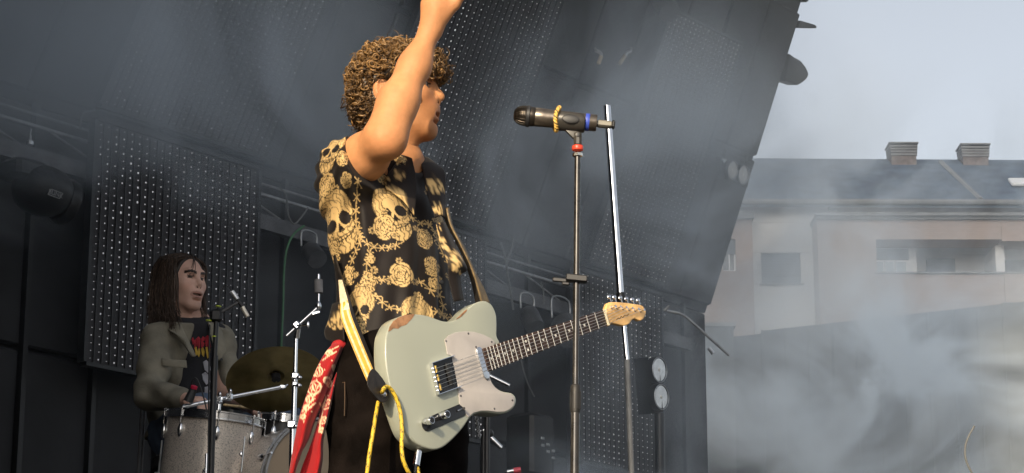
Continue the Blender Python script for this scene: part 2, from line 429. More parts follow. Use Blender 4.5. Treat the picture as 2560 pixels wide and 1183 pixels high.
def fbox(mb, x0, y0, x1, y1, f, b):              # box whose front face covers those pixels of the facade plane; f/b: front and back offsets in Y
    a = at(x0, y0, YB); c = at(x1, y1, YB); a.x = at(x0, 620, YB).x; c.x = at(x1, 620, YB).x
    ctr = Vector(((a.x + c.x) / 2, YB + (f + b) / 2, (a.z + c.z) / 2))
    return mb.box(ctr, (abs(c.x - a.x), abs(b - f), abs(a.z - c.z)))
bl = thing('apartment_building', Vector((fpt(2100, 600).x, YB, 0)), 'hazy brick and render apartment block with slate roof seen beyond the smoke', 'building')
zg = -0.0
def fwall(name, x0, y0, x1, y1, f, b, m, parent=bl):
    return fbox(MB(), x0, y0, x1, y1, f, b).build(name, m, parent, smooth=False)
# main render wall with the shuttered window opening
gy = 1990
fwall('rear_wall', 1560, 500, 2700, gy, 2.6, 3.0, render_wall)
fwall('render_wall', 1560, 500, 2700, 556, 0, .3, render_wall)
fwall('render_wall', 1870, 556.5, 2032, 632, 0, .3, render_wall)
fwall('render_wall', 1870, 632.5, 1902, 710, 0, .3, render_wall)
fwall('render_wall', 2000, 632.5, 2032, 710, 0, .3, render_wall)
fwall('render_wall', 1870, 710.5, 2032, gy, 0, .3, render_wall)
w = fbox(MB(), 1902.5, 632.5, 1999.5, 710, .16, .2).build('window', shutter_m, bl, smooth=False)
for i in range(12):
    y0 = 634 + i * 6.3
    fbox(MB(), 1904, y0, 1998, y0 + 5.2, .13, .16).build('shutter_slat', shutter_m, w, smooth=False)
fbox(MB(), 1896, 710, 2006, 713.5, -.12, .2).build('sill', cornice_m, w, smooth=False)
# left brick bay
fwall('brick_bay', 1560, 570, 1798, gy, -1.2, .0, brick_wall)
fwall('brick_bay', 1798, 570, 1830, 619, -1.2, .0, brick_wall)
fwall('brick_bay', 1798, 698, 1830, gy, -1.2, .0, brick_wall)
fwall('brick_bay', 1830, 570, 1872, gy, -1.2, .0, brick_wall)
fwall('bay_cap', 1555, 556, 1876, 570, -1.4, .0, cornice_m)
w = fwall('window', 1798, 619, 1830, 698, -1.0, -.95, glass_d)
for (a, b, c, d) in ((1798, 619, 1830, 655), (1826, 655, 1830, 694), (1813, 655, 1816, 694), (1798, 694, 1830, 698)):
    fbox(MB(), a, b, c, d, -1.08, -1.0).build('frame', shutter_m if b == 619 else white_pvc, w, smooth=False)
# right brick bay with a long loggia opening
fwall('brick_bay', 2032, 572, 2176, gy, -1.2, .0, brick_wall)
fwall('brick_bay', 2176, 572, 2486, 620, -1.2, .0, brick_wall)
fwall('brick_bay', 2486.5, 572, 2760, 624, -1.2, .0, brick_wall)
fwall('brick_bay', 2176, 704, 2486, gy, -1.2, .0, brick_wall)
fwall('brick_bay', 2486.5, 704, 2760, gy, -1.25, .0, brick_wall)
fwall('cornice', 2027, 559, 2780, 566, -1.5, .0, cornice_m)
fwall('cornice', 2030, 566, 2780, 572, -1.35, .0, cornice_m)
fwall('loggia_sill', 2170, 701, 2760, 705, -1.3, -1.0, cornice_m)
fwall('loggia_wall', 2176, 615, 2290, 705, .0, .2, render_wall)
fwall('loggia_wall', 2290, 615, 2780, 705, 1.2, 1.4, render_wall)
fwall('loggia_pier', 2478, 624, 2500, 703, -.6, 1.2, render_wall)
for i, (a, b) in enumerate(((2181, 2205), (2212, 2231), (2238, 2262))):
    w = fwall('window', a - 2, 653, b + 2, 699, -.06, .0, white_pvc)
    fbox(MB(), a, 656, b, 697, -.08, -.061).build('pane', glass_d if i == 9 else mat('pale_reflecting_glass', (.35, .4, .42), .15, var=.1, scale=1), w, smooth=False)
fwall('loggia_blind', 2181, 622, 2270, 650, -.05, 0, shutter_m)
fwall('loggia_door', 2330, 628, 2402, 703, 1.1, 1.2, shutter_m)
fwall('loggia_door', 2520, 632, 2600, 703, 1.1, 1.2, shutter_m)
MB().cyl(fpt(2176, 690, -1.1), fpt(2770, 690, -1.1), .03).build('rail', cornice_m, bl)
fwall('air_conditioner', 2412, 672, 2464, 700, .4, 1.0, white_pvc)
# roof
e0, e1 = at(1540, 499, YB - .6), at(2720, 503, YB - .6)
r0, r1 = at(1540, 394, YB + 5.0), at(2720, 401, YB + 5.0)
mr_ = MB().add([e0, e1, r1, r0, e0 - Vector((0, 0, .25)), e1 - Vector((0, 0, .25)), r1 + Vector((0, 8, -4)), r0 + Vector((0, 8, -4))],
               [(0, 1, 2, 3), (4, 5, 1, 0), (3, 2, 6, 7)])
roof = mr_.build('roof', slate, bl, smooth=False)
def roof_pt(px, py): 
    n_ = (e1 - e0).cross(r0 - e0).normalized(); return hit(px, py, e0, n_)
MB().cyl(roof_pt(2352, 405), roof_pt(2452, 499), .09, 6).build('hip_seam', cornice_m, roof)
sk = MB(); c_ = roof_pt(2555, 462); rn = (r0 - e0).normalized()
sk.cbox(c_ + Vector((0, -.08, .08)), (.9, .12, .8), (Vector((1, 0, 0)), rn.cross(Vector((1, 0, 0))), rn), .03); sk.build('skylight', white_pvc, roof)
MB().cyl(at(1560, 503, YB - .7), at(2700, 506, YB - .7), .1, 8).build('gutter', cornice_m, roof)
MB().box(fpt(2080, 516, -.15), (.25, .3, .25)).build('wall_lamp', cornice_m, bl)
for (xa, xb, yt, yb_) in ((2227, 2291, 357, 398), (2406, 2471, 360, 401)):
    a = at(xa, yb_, YB + 4.2); b = at(xb, yt, YB + 4.2); wd = b.x - a.x; zb = a.z - 1.0; h = b.z - zb
    ch = MB().box(((a.x + b.x) / 2, YB + 4.6, zb + h * .5 - .1), (wd * .94, .8, h - .25)).build('chimney', mat('sooty_brick', (.17, .14, .13), .9, var=.2, scale=6), roof, smooth=False)
    for i in range(4):
        MB().box(((a.x + b.x) / 2, YB + 4.6, b.z - .46 + i * .11), (wd * (1 + .02 * i), .9, .075)).build('cap_slat', cornice_m, ch, smooth=False)
    MB().box(((a.x + b.x) / 2, YB + 4.6, b.z - .02), (wd * 1.12, 1.0, .05)).build('cap', cornice_m, ch, smooth=False)

# nearer dark flat-roofed shed, roofline rising to the right
dk = mat('dark_sheet_wall', (0.018, 0.02, 0.022), 0.9, var=0.2, scale=1.0)
sh = thing('dark_shed', Vector((at(2200, 900, 58).x, 58, 0)), 'dark flat-roofed shed half lost in smoke below the apartment block', 'shed')
pA = at(1700, 858, 61.0); pB = at(1905, 833, 59.8); pC = at(1905, 825, 59.8); pD = at(2700, 741, 55.4)
def quadwall(name, a, b, th=3.0, ztop=None):
    back = Vector((0.0, th, 0)); a0 = Vector((a.x, a.y, 0)); b0 = Vector((b.x, b.y, 0)); zt = (a.z + b.z) / 2
    a1 = Vector((a.x, a.y, zt)); b1 = Vector((b.x, b.y, zt))
    return MB().add([a0, b0, b1, a1, a0 + back, b0 + back, b1 + back, a1 + back],
                    [(0, 1, 2, 3), (3, 2, 6, 7), (0, 3, 7, 4), (1, 5, 6, 2), (5, 4, 7, 6)]).build(name, dk, sh, smooth=False)
quadwall('wall', pA, pB); quadwall('wall', pC, pD)
for i in range(14):
    f = i / 13; p = pC.lerp(pD, f)
    MB().box((p.x, p.y - .03, p.z / 2), (.06, .06, p.z - .02)).build('wall_rib', dk, sh, smooth=False)
pv = at(2531, 762, 56.6); MB().cbox(pv + Vector((0, .5, -.04)), (.42, .5, .34), None, .03).build('roof_vent', dk, sh)
hut = thing('grey_cabin', Vector((at(1797, 900, 50).x, 50, 0)), 'small grey box cabin at the foot of the stage end, below the brick wall', 'cabin')
a = at(1764, 814, 50); b = at(1834, 836, 50)
MB().box(((a.x + b.x) / 2, 51, a.z / 2), (b.x - a.x, 2, a.z)).build('body', mat('grey_cabin_paint', (.045, .05, .052), .7), hut, smooth=False)
MB().box(((a.x + b.x) / 2, 51, a.z + .02), (b.x - a.x + .1, 2.1, .08)).build('lid', cornice_m, hut, smooth=False)

# unseen tall block added behind the stage shell to shade the apartment block
tb = thing('shade_block', (-11.5, 28, 0), 'unseen tall pale block added behind the stage shell to shade the apartment block', 'building')
MB().box((-11.5, 28, 31), (22, 8, 62)).build('wall', render_wall, tb, smooth=False)
MB().box((-11.5, 28, 62.2), (22.4, 8.4, .4)).build('roof', slate, tb, smooth=False)
wm = MB().box((-11.5, 28, 0), (1.4, .08, 1.3)).build('window', glass_d, tb, smooth=False)
for i in range(7):
    for j in range(18):
        o = wm if i == j == 0 else wm.copy()
        if o is not wm: COL.objects.link(o)
        o.location = (-9 + i * 3.0, -4.03, 4 + j * 3.2)

# ---------------------------------------------------------------- stage smoke
SM0 = Vector((-4.5, 6.6, FL + .02)); SM1 = Vector((8.0, 24.0, 9.2))
smb = MB().box((SM0 + SM1) / 2, SM1 - SM0)
smoke = smb.build('smoke', None, None, smooth=False)
tag(smoke, 'grey stage smoke drifting round the stage and thickest at lower right', 'smoke', kind='stuff')
def smoke_material(puffs, base, k, density_scale=1.0):
    m = bpy.data.materials.new('stage_smoke'); m.use_nodes = True; nt = m.node_tree; nt.nodes.clear()
    out = nt.nodes.new('ShaderNodeOutputMaterial'); vol = nt.nodes.new('ShaderNodeVolumePrincipled')
    vol.inputs['Color'].default_value = (0.80, 0.90, 1.0, 1); vol.inputs['Anisotropy'].default_value = 0.0
    nt.links.new(vol.outputs[0], out.inputs['Volume'])
    tc = nt.nodes.new('ShaderNodeTexCoord')
    def math_(op, a, b=None, c=None):
        n = nt.nodes.new('ShaderNodeMath'); n.operation = op
        for i, x in enumerate((a, b, c)):
            if x is None: continue
            if isinstance(x, (int, float)): n.inputs[i].default_value = x
            else: nt.links.new(x, n.inputs[i])
        return n.outputs[0]
    nz = nt.nodes.new('ShaderNodeTexNoise'); nz.inputs['Scale'].default_value = 0.95; nz.inputs['Detail'].default_value = 4.5; nz.inputs['Roughness'].default_value = 0.58
    nz.inputs['Distortion'].default_value = 0.6
    mpn = nt.nodes.new('ShaderNodeMapping'); mpn.inputs['Scale'].default_value = (1.0, .38, 1.15); mpn.inputs['Rotation'].default_value = (0, R(18), 0)
    nt.links.new(tc.outputs['Object'], mpn.inputs[0]); nt.links.new(mpn.outputs[0], nz.inputs['Vector'])
    n01 = nt.nodes.new('ShaderNodeMapRange'); n01.interpolation_type = 'SMOOTHSTEP'
    n01.inputs['From Min'].default_value = 0.44; n01.inputs['From Max'].default_value = 0.60
    nt.links.new(nz.outputs['Fac'], n01.inputs['Value'])
    total = None
    for (c, rad, amp) in puffs:
        mp = nt.nodes.new('ShaderNodeMapping'); mp.vector_type = 'POINT'
        mp.inputs['Location'].default_value = tuple(-c[i] / rad[i] for i in range(3)); mp.inputs['Scale'].default_value = tuple(1 / r for r in rad)
        nt.links.new(tc.outputs['Object'], mp.inputs[0])
        ln = nt.nodes.new('ShaderNodeVectorMath'); ln.operation = 'LENGTH'; nt.links.new(mp.outputs[0], ln.inputs[0])
        r_ = nt.nodes.new('ShaderNodeMapRange'); r_.interpolation_type = 'SMOOTHSTEP'
        r_.inputs['From Min'].default_value = 1.0; r_.inputs['From Max'].default_value = 0.1; r_.inputs['To Min'].default_value = 0; r_.inputs['To Max'].default_value = amp
        nt.links.new(ln.outputs['Value'], r_.inputs['Value'])
        total = r_.outputs[0] if total is None else math_('ADD', total, r_.outputs[0])
    d = math_('MULTIPLY', total, math_('ADD', math_('MULTIPLY', n01.outputs[0], k), 0.06))
    d = math_('ADD', d, math_('MULTIPLY', math_('ADD', n01.outputs[0], .4), base))
    nt.links.new(math_('MULTIPLY', d, density_scale), vol.inputs['Density'])
    return m
def pf(px, py, Y, rx, ry, rz, amp): 
    p = at(px, py, Y); return ((p.x, p.y, p.z), (rx, ry, rz), amp)
PUFFS = [pf(2480, 1000, 17.5, 2.8, 2.0, 1.5, 1.4),
         pf(2230, 960, 17.5, 1.3, 1.8, .85, 1.0),
         pf(2020, 930, 17.5, 1.9, 2.0, 1.1, .9),
         pf(2250, 1200, 15.0, 2.2, 1.6, .8, .6),
         pf(2250, 600, 20.5, 4.2, 2.4, 1.9, 0.40),
         pf(1800, 400, 12.5, 1.1, 1.5, 1.6, 1.0),
         pf(1430, 220, 10.5, .9, 1.3, .8, 1.1),
         pf(560, 150, 9.0, 1.0, 1.1, .75, 3.0),
         pf(40, 60, 9.0, .7, 1.1, .55, 1.3),
         pf(80, 380, 9.0, .6, 1.0, .4, 1.1),
         pf(1660, 1040, 12.5, 1.2, 1.6, 1.0, 1.8),
         pf(1240, 480, 10.5, .8, 1.3, .8, 0.6),
         pf(1000, 350, 11.0, 3.6, 2.6, 2.6, 0.10)]
smoke.data.materials.append(smoke_material(PUFFS, 0.0, 1.25))
# ---------------------------------------------------------------- sculpting helpers: signed-distance fields meshed with surface nets
class Field:
    def __init__(s, lo, hi, h):
        s.lo = np.array(lo, float); s.h = h; s.n = (np.ceil((np.array(hi, float) - s.lo) / h).astype(int) + 1)
        s.ax = [s.lo[i] + h * np.arange(s.n[i]) for i in range(3)]
        s.F = np.full(tuple(s.n), 0.2, np.float32)
    def _sub(s, lo, hi, pad):
        sl = []; c = []
        for i in range(3):
            a = max(0, int((lo[i] - pad - s.lo[i]) / s.h)); b = min(s.n[i], int((hi[i] + pad - s.lo[i]) / s.h) + 2)
            if b <= a: return None, None
            sl.append(slice(a, b)); sh = [1, 1, 1]; sh[i] = b - a
            c.append(s.ax[i][a:b].reshape(sh).astype(np.float32))
        return tuple(sl), c
    def op(s, fn, lo, hi, k=0.02, mode='add', pad=0.07):
        sl, c = s._sub(lo, hi, pad)
        if sl is None: return s
        d = fn(*c); a = s.F[sl]
        d = np.broadcast_to(d, a.shape)
        if mode == 'add':
            h = np.maximum(k - np.abs(a - d), 0) / max(k, 1e-6); s.F[sl] = np.minimum(a, d) - h * h * k * .25
        elif mode == 'sub':
            d = -d; h = np.maximum(k - np.abs(a - d), 0) / max(k, 1e-6); s.F[sl] = np.maximum(a, d) + h * h * k * .25
        elif mode == 'cut':
            h = np.maximum(k - np.abs(a - d), 0) / max(k, 1e-6); s.F[sl] = np.maximum(a, d) + h * h * k * .25
        elif mode == 'disp':
            s.F[sl] = a + d
        return s
    def ell(s, c, r, k=0.02, mode='add', ax=None):
        c = [float(x) for x in c]; m = max(r); rr = min(r)
        B = np.array([list(v) for v in ax]) if ax else np.eye(3)
        def fn(X, Y, Z):
            X, Y, Z = X - c[0], Y - c[1], Z - c[2]
            q = [B[i][0] * X + B[i][1] * Y + B[i][2] * Z for i in range(3)]
            k0 = np.sqrt((q[0] / r[0]) ** 2 + (q[1] / r[1]) ** 2 + (q[2] / r[2]) ** 2)
            k1 = np.sqrt((q[0] / r[0] ** 2) ** 2 + (q[1] / r[1] ** 2) ** 2 + (q[2] / r[2] ** 2) ** 2) + 1e-9
            return k0 * (k0 - 1) / k1
        return s.op(fn, [x - m for x in c], [x + m for x in c], k, mode)
    def cone(s, a, b, ra, rb, k=0.02, mode='add'):
        a = np.array([float(x) for x in a]); b = np.array([float(x) for x in b]); d = b - a; L2 = float(d @ d) + 1e-12
        def fn(X, Y, Z):
            X, Y, Z = X - a[0], Y - a[1], Z - a[2]
            t = np.clip((X * d[0] + Y * d[1] + Z * d[2]) / L2, 0, 1)
            return np.sqrt((X - d[0] * t) ** 2 + (Y - d[1] * t) ** 2 + (Z - d[2] * t) ** 2) - (ra + (rb - ra) * t)
        r = max(ra, rb)
        return s.op(fn, np.minimum(a, b) - r, np.maximum(a, b) + r, k, mode)
    def chain(s, pts, rs, k=0.02, mode='add'):
        for i in range(len(pts) - 1): s.cone(pts[i], pts[i + 1], rs[i], rs[i + 1], k, mode)
        return s
    def loft(s, zs, cs, As, Bs, la, lb, k=0.02, mode='add', pw=2.0):
        zs = np.array(zs, float); o = np.argsort(zs); zs = zs[o]
        cx = np.array([cs[i][0] for i in o]); cy_ = np.array([cs[i][1] for i in o]); As_ = np.array(As, float)[o]; Bs_ = np.array(Bs, float)[o]
        zf = np.linspace(zs[0], zs[-1], 200)
        def sm(v):
            w = np.interp(zf, zs, v); kk = np.ones(15) / 15
            return np.convolve(np.pad(w, 7, 'edge'), kk, 'valid')
        cxf, cyf, Af, Bf = sm(cx), sm(cy_), sm(As_), sm(Bs_)
        def fn(X, Y, Z):
            z = Z
            c0 = np.interp(z, zf, cxf).astype(np.float32); c1 = np.interp(z, zf, cyf).astype(np.float32)
            a_ = np.interp(z, zf, Af).astype(np.float32); b_ = np.interp(z, zf, Bf).astype(np.float32)
            dx, dy = X - c0, Y - c1
            l = np.abs(dx * la[0] + dy * la[1]) / a_; m = np.abs(dx * lb[0] + dy * lb[1]) / b_
            q = (l ** pw + m ** pw) ** (1 / pw)
            d = (q - 1) * np.minimum(a_, b_)
            return np.maximum(d, np.maximum(zs[0] - z, z - zs[-1]))
        mx = max(max(As), max(Bs)) + .02
        lo = [cx.min() - mx, cy_.min() - mx, zs[0]]; hi = [cx.max() + mx, cy_.max() + mx, zs[-1]]
        return s.op(fn, lo, hi, k, mode)
    def mesh(s):
        V = s.F; ins = V < 0
        c = np.zeros(tuple(s.n - 1), np.int8)
        for i in (0, 1):
            for j in (0, 1):
                for k in (0, 1): c += ins[i:s.n[0] - 1 + i, j:s.n[1] - 1 + j, k:s.n[2] - 1 + k]
        act = (c > 0) & (c < 8); idx = np.argwhere(act)
        ids = np.full(act.shape, -1, np.int64); ids[act] = np.arange(len(idx))
        off = np.array([(i, j, k) for i in (0, 1) for j in (0, 1) for k in (0, 1)])
        vals = np.stack([V[idx[:, 0] + o[0], idx[:, 1] + o[1], idx[:, 2] + o[2]] for o in off], 1)
        acc = np.zeros((len(idx), 3)); cnt = np.zeros(len(idx))
        for a in range(8):
            for b in range(a + 1, 8):
                if np.abs(off[a] - off[b]).sum() != 1: continue
                va, vb = vals[:, a], vals[:, b]; mk = (va < 0) != (vb < 0)
                t = va[mk] / (va[mk] - vb[mk])
                acc[mk] += off[a] + (off[b] - off[a]) * t[:, None]; cnt[mk] += 1
        P = s.lo + s.h * (idx + acc / cnt[:, None])
        faces = []
        for ax in range(3):
            u, w = (ax + 1) % 3, (ax + 2) % 3
            s0 = [slice(None)] * 3; s1 = [slice(None)] * 3; s0[ax] = slice(0, -1); s1[ax] = slice(1, None)
            A_, B_ = ins[tuple(s0)], ins[tuple(s1)]
            e = np.argwhere(A_ != B_)
            e = e[(e[:, u] > 0) & (e[:, w] > 0) & (e[:, u] < s.n[u] - 1) & (e[:, w] < s.n[w] - 1)]
            if len(e) == 0: continue
            st = A_[e[:, 0], e[:, 1], e[:, 2]]
            def cid(du, dw):
                q = e.copy(); q[:, u] += du; q[:, w] += dw; return ids[q[:, 0], q[:, 1], q[:, 2]]
            q = np.stack([cid(-1, -1), cid(0, -1), cid(0, 0), cid(-1, 0)], 1)
            q[~st] = q[~st][:, ::-1]; faces.append(q)
        Fc = np.concatenate(faces); Fc = Fc[(Fc >= 0).all(1)]
        return P, Fc
def relax(P, F, it=2, lam=0.5):
    e = np.concatenate([F[:, [0, 1]], F[:, [1, 2]], F[:, [2, 3]], F[:, [3, 0]]])
    for _ in range(it):
        acc = np.zeros_like(P); cnt = np.zeros(len(P))
        for c_ in range(3): 
            acc[:, c_] = np.bincount(e[:, 0], P[e[:, 1], c_], len(P)) + np.bincount(e[:, 1], P[e[:, 0], c_], len(P))
        cnt = np.bincount(e[:, 0], minlength=len(P)) + np.bincount(e[:, 1], minlength=len(P))
        P = P + lam * (acc / np.maximum(cnt, 1)[:, None] - P)
    return P
def np_mesh(name, P, F, m, parent=None, org=None):
    me = bpy.data.meshes.new(name); o = bpy.data.objects.new(name, me); link(o, parent, org); g = np.array(ORG[o])
    if parent is None: o.location = ORG[o]
    Q = (P - g).astype(np.float32); n = len(Q); f = len(F); w = F.shape[1]
    me.vertices.add(n); me.vertices.foreach_set('co', Q.ravel())
    me.loops.add(f * w); me.loops.foreach_set('vertex_index', F.ravel().astype(np.int32))
    me.polygons.add(f); me.polygons.foreach_set('loop_start', (np.arange(f) * w).astype(np.int32)); me.polygons.foreach_set('loop_total', np.full(f, w, np.int32))
    me.polygons.foreach_set('use_smooth', np.ones(f, bool))
    me.update(calc_edges=True); me.validate(); me.materials.append(m)
    return o
def vnoise(P, scale, seed=0):                       # cheap smooth pseudo-noise from sums of sines
    r = np.random.default_rng(seed); out = np.zeros(len(P))
    for i in range(7):
        d = r.normal(size=3); d /= np.linalg.norm(d); f = scale * r.uniform(.6, 1.9)
        out += np.sin(P @ d * f + r.uniform(0, 6.28)) / 2.6
    return out

# ---------------------------------------------------------------- electric guitar
def cam2w(x, y, z): return Vector((x, y * math.cos(PITCH) - z * math.sin(PITCH), y * math.sin(PITCH) + z * math.cos(PITCH)))
GU = cam2w(.616, .752, .235).normalized(); GW = cam2w(.356, 0, -.934); GW = (GW - GU * GW.dot(GU)).normalized()
GN = GU.cross(GW); GN = GN if GN.y < 0 else -GN
G0 = at(1108, 945, 5.2)
def gp(px, py, off=0.0): return hit(px, py, G0 + GN * off, GN)
gtr = thing('electric_guitar', gp(1040, 1100, -.02), 'worn pale surf-green electric guitar with white pickguard hanging from the singer', 'guitar')
body_m = mat('aged_pale_green_lacquer', (0.335, 0.355, 0.295), 0.30, var=0.015, scale=3, coat=0.35, rvar=0.03)
guard_m = mat('white_pickguard', (0.41, 0.385, 0.37), 0.4, var=0.04, scale=20)
maple_m = mat('maple_neck', (0.62, 0.38, 0.15), 0.35, var=0.2, scale=25, coat=0.3)
rose_m = mat('rosewood_fretboard', (0.035, 0.018, 0.012), 0.5, var=0.35, scale=60)
worn_m = mat('bare_worn_wood', (0.27, 0.14, 0.07), 0.7, var=0.3, scale=60)
nick_m = mat('nickel_fret', (0.62, 0.60, 0.55), 0.3, 1.0, var=0.05)
brass_m = mat('brass_saddle', (0.62, 0.42, 0.12), 0.3, 1.0, var=0.1, scale=80)
bone_m = mat('bone_nut', (0.75, 0.68, 0.5), 0.5)
dot_m = mat('pearl_dot', (0.8, 0.78, 0.7), 0.3)
black_gloss = mat('black_gloss', (0.01, 0.01, 0.011), 0.12, var=0.1)
BODY = [(970, 826), (983, 803), (1006, 789), (1037, 785), (1068, 789), (1091, 797), (1110, 803), (1126, 803), (1140, 798), (1156, 786), (1167, 774), (1183, 761), (1198, 754), (1213, 752), (1227, 759), (1236, 772), (1242, 791), (1243, 818), (1243, 842), (1250, 858),
        (1244, 900), (1228, 928), (1227, 942), (1230, 954), (1238, 966), (1250, 975), (1265, 980), (1278, 982), (1288, 990), (1291, 1002), (1288, 1015), (1278, 1026), (1263, 1033), (1244, 1034), (1221, 1031), (1202, 1031), (1186, 1036), (1173, 1048), (1160, 1067), (1144, 1086), (1125, 1105), (1106, 1119), (1087, 1124), (1068, 1121), (1049, 1113), (1029, 1098), (1014, 1079), (1003, 1052), (991, 1017), (980, 979), (970, 941), (965, 902), (964, 872), (965, 845)]
def smooth_px(pts, n=3): return [(p.x, p.y) for p in closed_catmull([(x, y, 0) for x, y in pts], n)]
MB().prism([gp(*p) for p in smooth_px(BODY)], GN, .044, .0045).build('body', body_m, gtr, angle=50)
WEAR1 = [(971, 829), (975, 817), (984, 803), (996, 794), (1012, 788), (1030, 785.5), (1037, 786), (1031, 796), (1022, 805), (1016, 812), (1003, 816), (996, 822), (984, 821), (975, 828)]
MB().prism([gp(*p, .0005) for p in WEAR1], GN, .006, 0).build('worn_patch', worn_m, gtr, smooth=False)
WEAR2 = [(1141, 798), (1150, 791), (1160, 781), (1168, 773.5), (1166, 779), (1160, 785), (1154, 791), (1148, 795)]
MB().prism([gp(*p, .0005) for p in WEAR2], GN, .006, 0).build('worn_patch', worn_m, gtr, smooth=False)
GUARD = [(1112, 849), (1121, 839), (1140, 831), (1163, 828), (1186, 830), (1209, 837), (1228, 846), (1238, 855), (1234, 866), (1207, 872), (1221, 927), (1226, 930), (1225, 944), (1229, 957), (1237, 968), (1250, 978), (1264, 983), (1276, 985), (1284, 992), (1287, 1003), (1284, 1014), (1275, 1023), (1262, 1029), (1244, 1030), (1222, 1027), (1202, 1027), (1184, 1032), (1171, 1043), (1166, 1038), (1160, 1020), (1150, 1012), (1149, 1004), (1146, 975), (1143, 955), (1129, 888), (1119, 886), (1117, 872)]
MB().prism([gp(*p, .0025) for p in GUARD], GN, .0022, .0006).build('pickguard', guard_m, gtr)
for p in ((1115, 853), (1171, 834), (1229, 855), (1152, 990), (1281, 1001), (1236, 1022), (1222, 938)):
    MB().lathe(gp(*p, .0025), GN, [(.0028, 0), (.0026, .0008), (.001, .0012)], 8).build('screw', grey_steel, gtr)
# bridge
BR = [gp(1073, 910), gp(1129, 891), gp(1146, 968), gp(1091, 988)]
MB().prism([b + GN * .0022 for b in BR], GN, .002).build('bridge_plate', black_gloss, gtr, smooth=False)
bw = MB()
for a, b in ((0, 1), (0, 3), (3, 2)):
    pa, pb = BR[a], BR[b]; ax_ = (pb - pa).normalized(); sd = ax_.cross(GN)
    bw.box((pa + pb) / 2 + GN * .0058, ((pb - pa).length + .0016, .0016, .0112), (ax_, sd, GN))
bw.build('bridge_wall', chrome, gtr, smooth=False)
pu_a, pu_b = gp(1115, 909), gp(1128, 965)
ax_ = (pu_b - pu_a).normalized(); MB().cbox((pu_a + pu_b) / 2 + GN * .005, ((pu_b - pu_a).length, .018, .008), (ax_, ax_.cross(GN), GN), .003).build('bridge_pickup', black_plastic, gtr)
for i in range(3):
    f0, f1 = (i + .15) / 3, (i + .85) / 3
    a0, b0 = gp(1082, 913), gp(1098, 981)
    pa, pb = a0.lerp(b0, f0), a0.lerp(b0, f1)
    MB().cyl(pa + GN * .007, pb + GN * .007, .0034, 10).build('saddle', brass_m, gtr)
    for q in (.2, .8):
        pc = pa.lerp(pb, q); MB().cyl(pc + GN * .007 - GU * .001, pc + GN * .007 - GU * .016, .0014, 6).build('intonation_screw', chrome, gtr)
# control plate, knobs, switch
ca, cb = gp(1066, 1063), gp(1153, 1026); cax = (cb - ca).normalized(); csd = cax.cross(GN)
pl = []
for k in range(9): a_ = math.pi / 2 + math.pi * k / 8; pl.append(ca + cax * (.0155 * math.cos(a_)) + csd * (.0155 * math.sin(a_)))
for k in range(9): a_ = -math.pi / 2 + math.pi * k / 8; pl.append(cb + cax * (.0155 * math.cos(a_)) + csd * (.0155 * math.sin(a_)))
MB().prism([p + GN * .0018 for p in pl], GN, .0016, .0004).build('control_plate', black_gloss, gtr)
for p in ((1062, 1056), (1101, 1041)):
    k_ = MB().lathe(gp(*p, .0018), GN, [(.0088, 0), (.0092, .001), (.0092, .010), (.0085, .0105), (.0085, .0118), (.0094, .012), (.0094, .024), (.0085, .0255)], 28).build('knob', chrome, gtr, angle=25)
    MB().lathe(gp(*p, .0018) + GN * .0256, GN, [(.0072, 0), (.0068, .0006)], 20).build('knob_top', black_gloss, k_)
MB().cbox(gp(1152, 1024, .003), (.022, .0035, .002), (cax, csd, GN), .0008).build('switch_slot', chrome, gtr)
MB().cone if False else None
MB().cyl(gp(1158, 1022, .002), gp(1160, 1021, .014), .0022, 8, .0034).build('switch_tip', black_plastic, gtr)
# neck pickup
na, nb = gp(1195, 879), gp(1212, 939); nax = (nb - na).normalized(); nsd = nax.cross(GN); pl = []
for k in range(9): a_ = math.pi / 2 + math.pi * k / 8; pl.append(na + nax * (.0105 * math.cos(a_)) + nsd * (.0105 * math.sin(a_)))
for k in range(9): a_ = -math.pi / 2 + math.pi * k / 8; pl.append(nb + nax * (.0105 * math.cos(a_)) + nsd * (.0105 * math.sin(a_)))
MB().prism([p + GN * .007 for p in pl], GN, .007, .0015).build('neck_pickup', chrome, gtr)
for p in ((1190, 868), (1218, 949)): MB().lathe(gp(*p, .0025), GN, [(.003, 0), (.0028, .001)], 8).build('screw', grey_steel, gtr)
# neck: fretboard tapering to the nut
E_t, E_b, U_t, U_b = gp(1207.5, 871.5, .009), gp(1223, 929, .009), gp(1508, 775, .009), gp(1519, 814, .009)
nk = MB(); fb = [E_t, U_t, U_b, E_b]
nk.prism([p - GN * .0062 for p in (E_t, U_t, U_b, E_b)], GN, .018, .0075); nk.build('neck', maple_m, gtr)
MB().prism(fb, GN, .006, .0009).build('fretboard', rose_m, gtr, angle=60)
Ec, Uc = (E_t + E_b) / 2, (U_t + U_b) / 2
brc = gp(1090, 947, .009); Lsc = (Uc - brc).length; dirn = (Uc - brc).normalized()
def across(dist):                                  # board edges at a distance from the nut
    f = min(1, dist / (Uc - Ec).length); return U_t.lerp(E_t, f), U_b.lerp(E_b, f)
pos = [Lsc * (1 - 2 ** (-i / 12)) for i in range(23)]
for i in range(1, 22):
    if pos[i] > (Uc - Ec).length - .002: break
    a, b = across(pos[i]); MB().cyl(a + GN * .0004, b + GN * .0004, .0013, 6).build('fret', nick_m, gtr)
    if i in (3, 5, 7, 9, 12, 15, 17, 19, 21):
        a, b = across((pos[i] + pos[i - 1]) / 2)
        for q in ((.3, .7) if i == 12 else (.5,)):
            MB().lathe(a.lerp(b, q), GN, [(.0034, 0), (.0033, .0006)], 10).build('fret_dot', dot_m, gtr)
MB().box(Uc + GN * .001 + dirn * .002, ((U_t - U_b).length * 1.02, .0045, .006), ((U_b - U_t).normalized(), dirn, GN)).build('nut', bone_m, gtr, smooth=False)
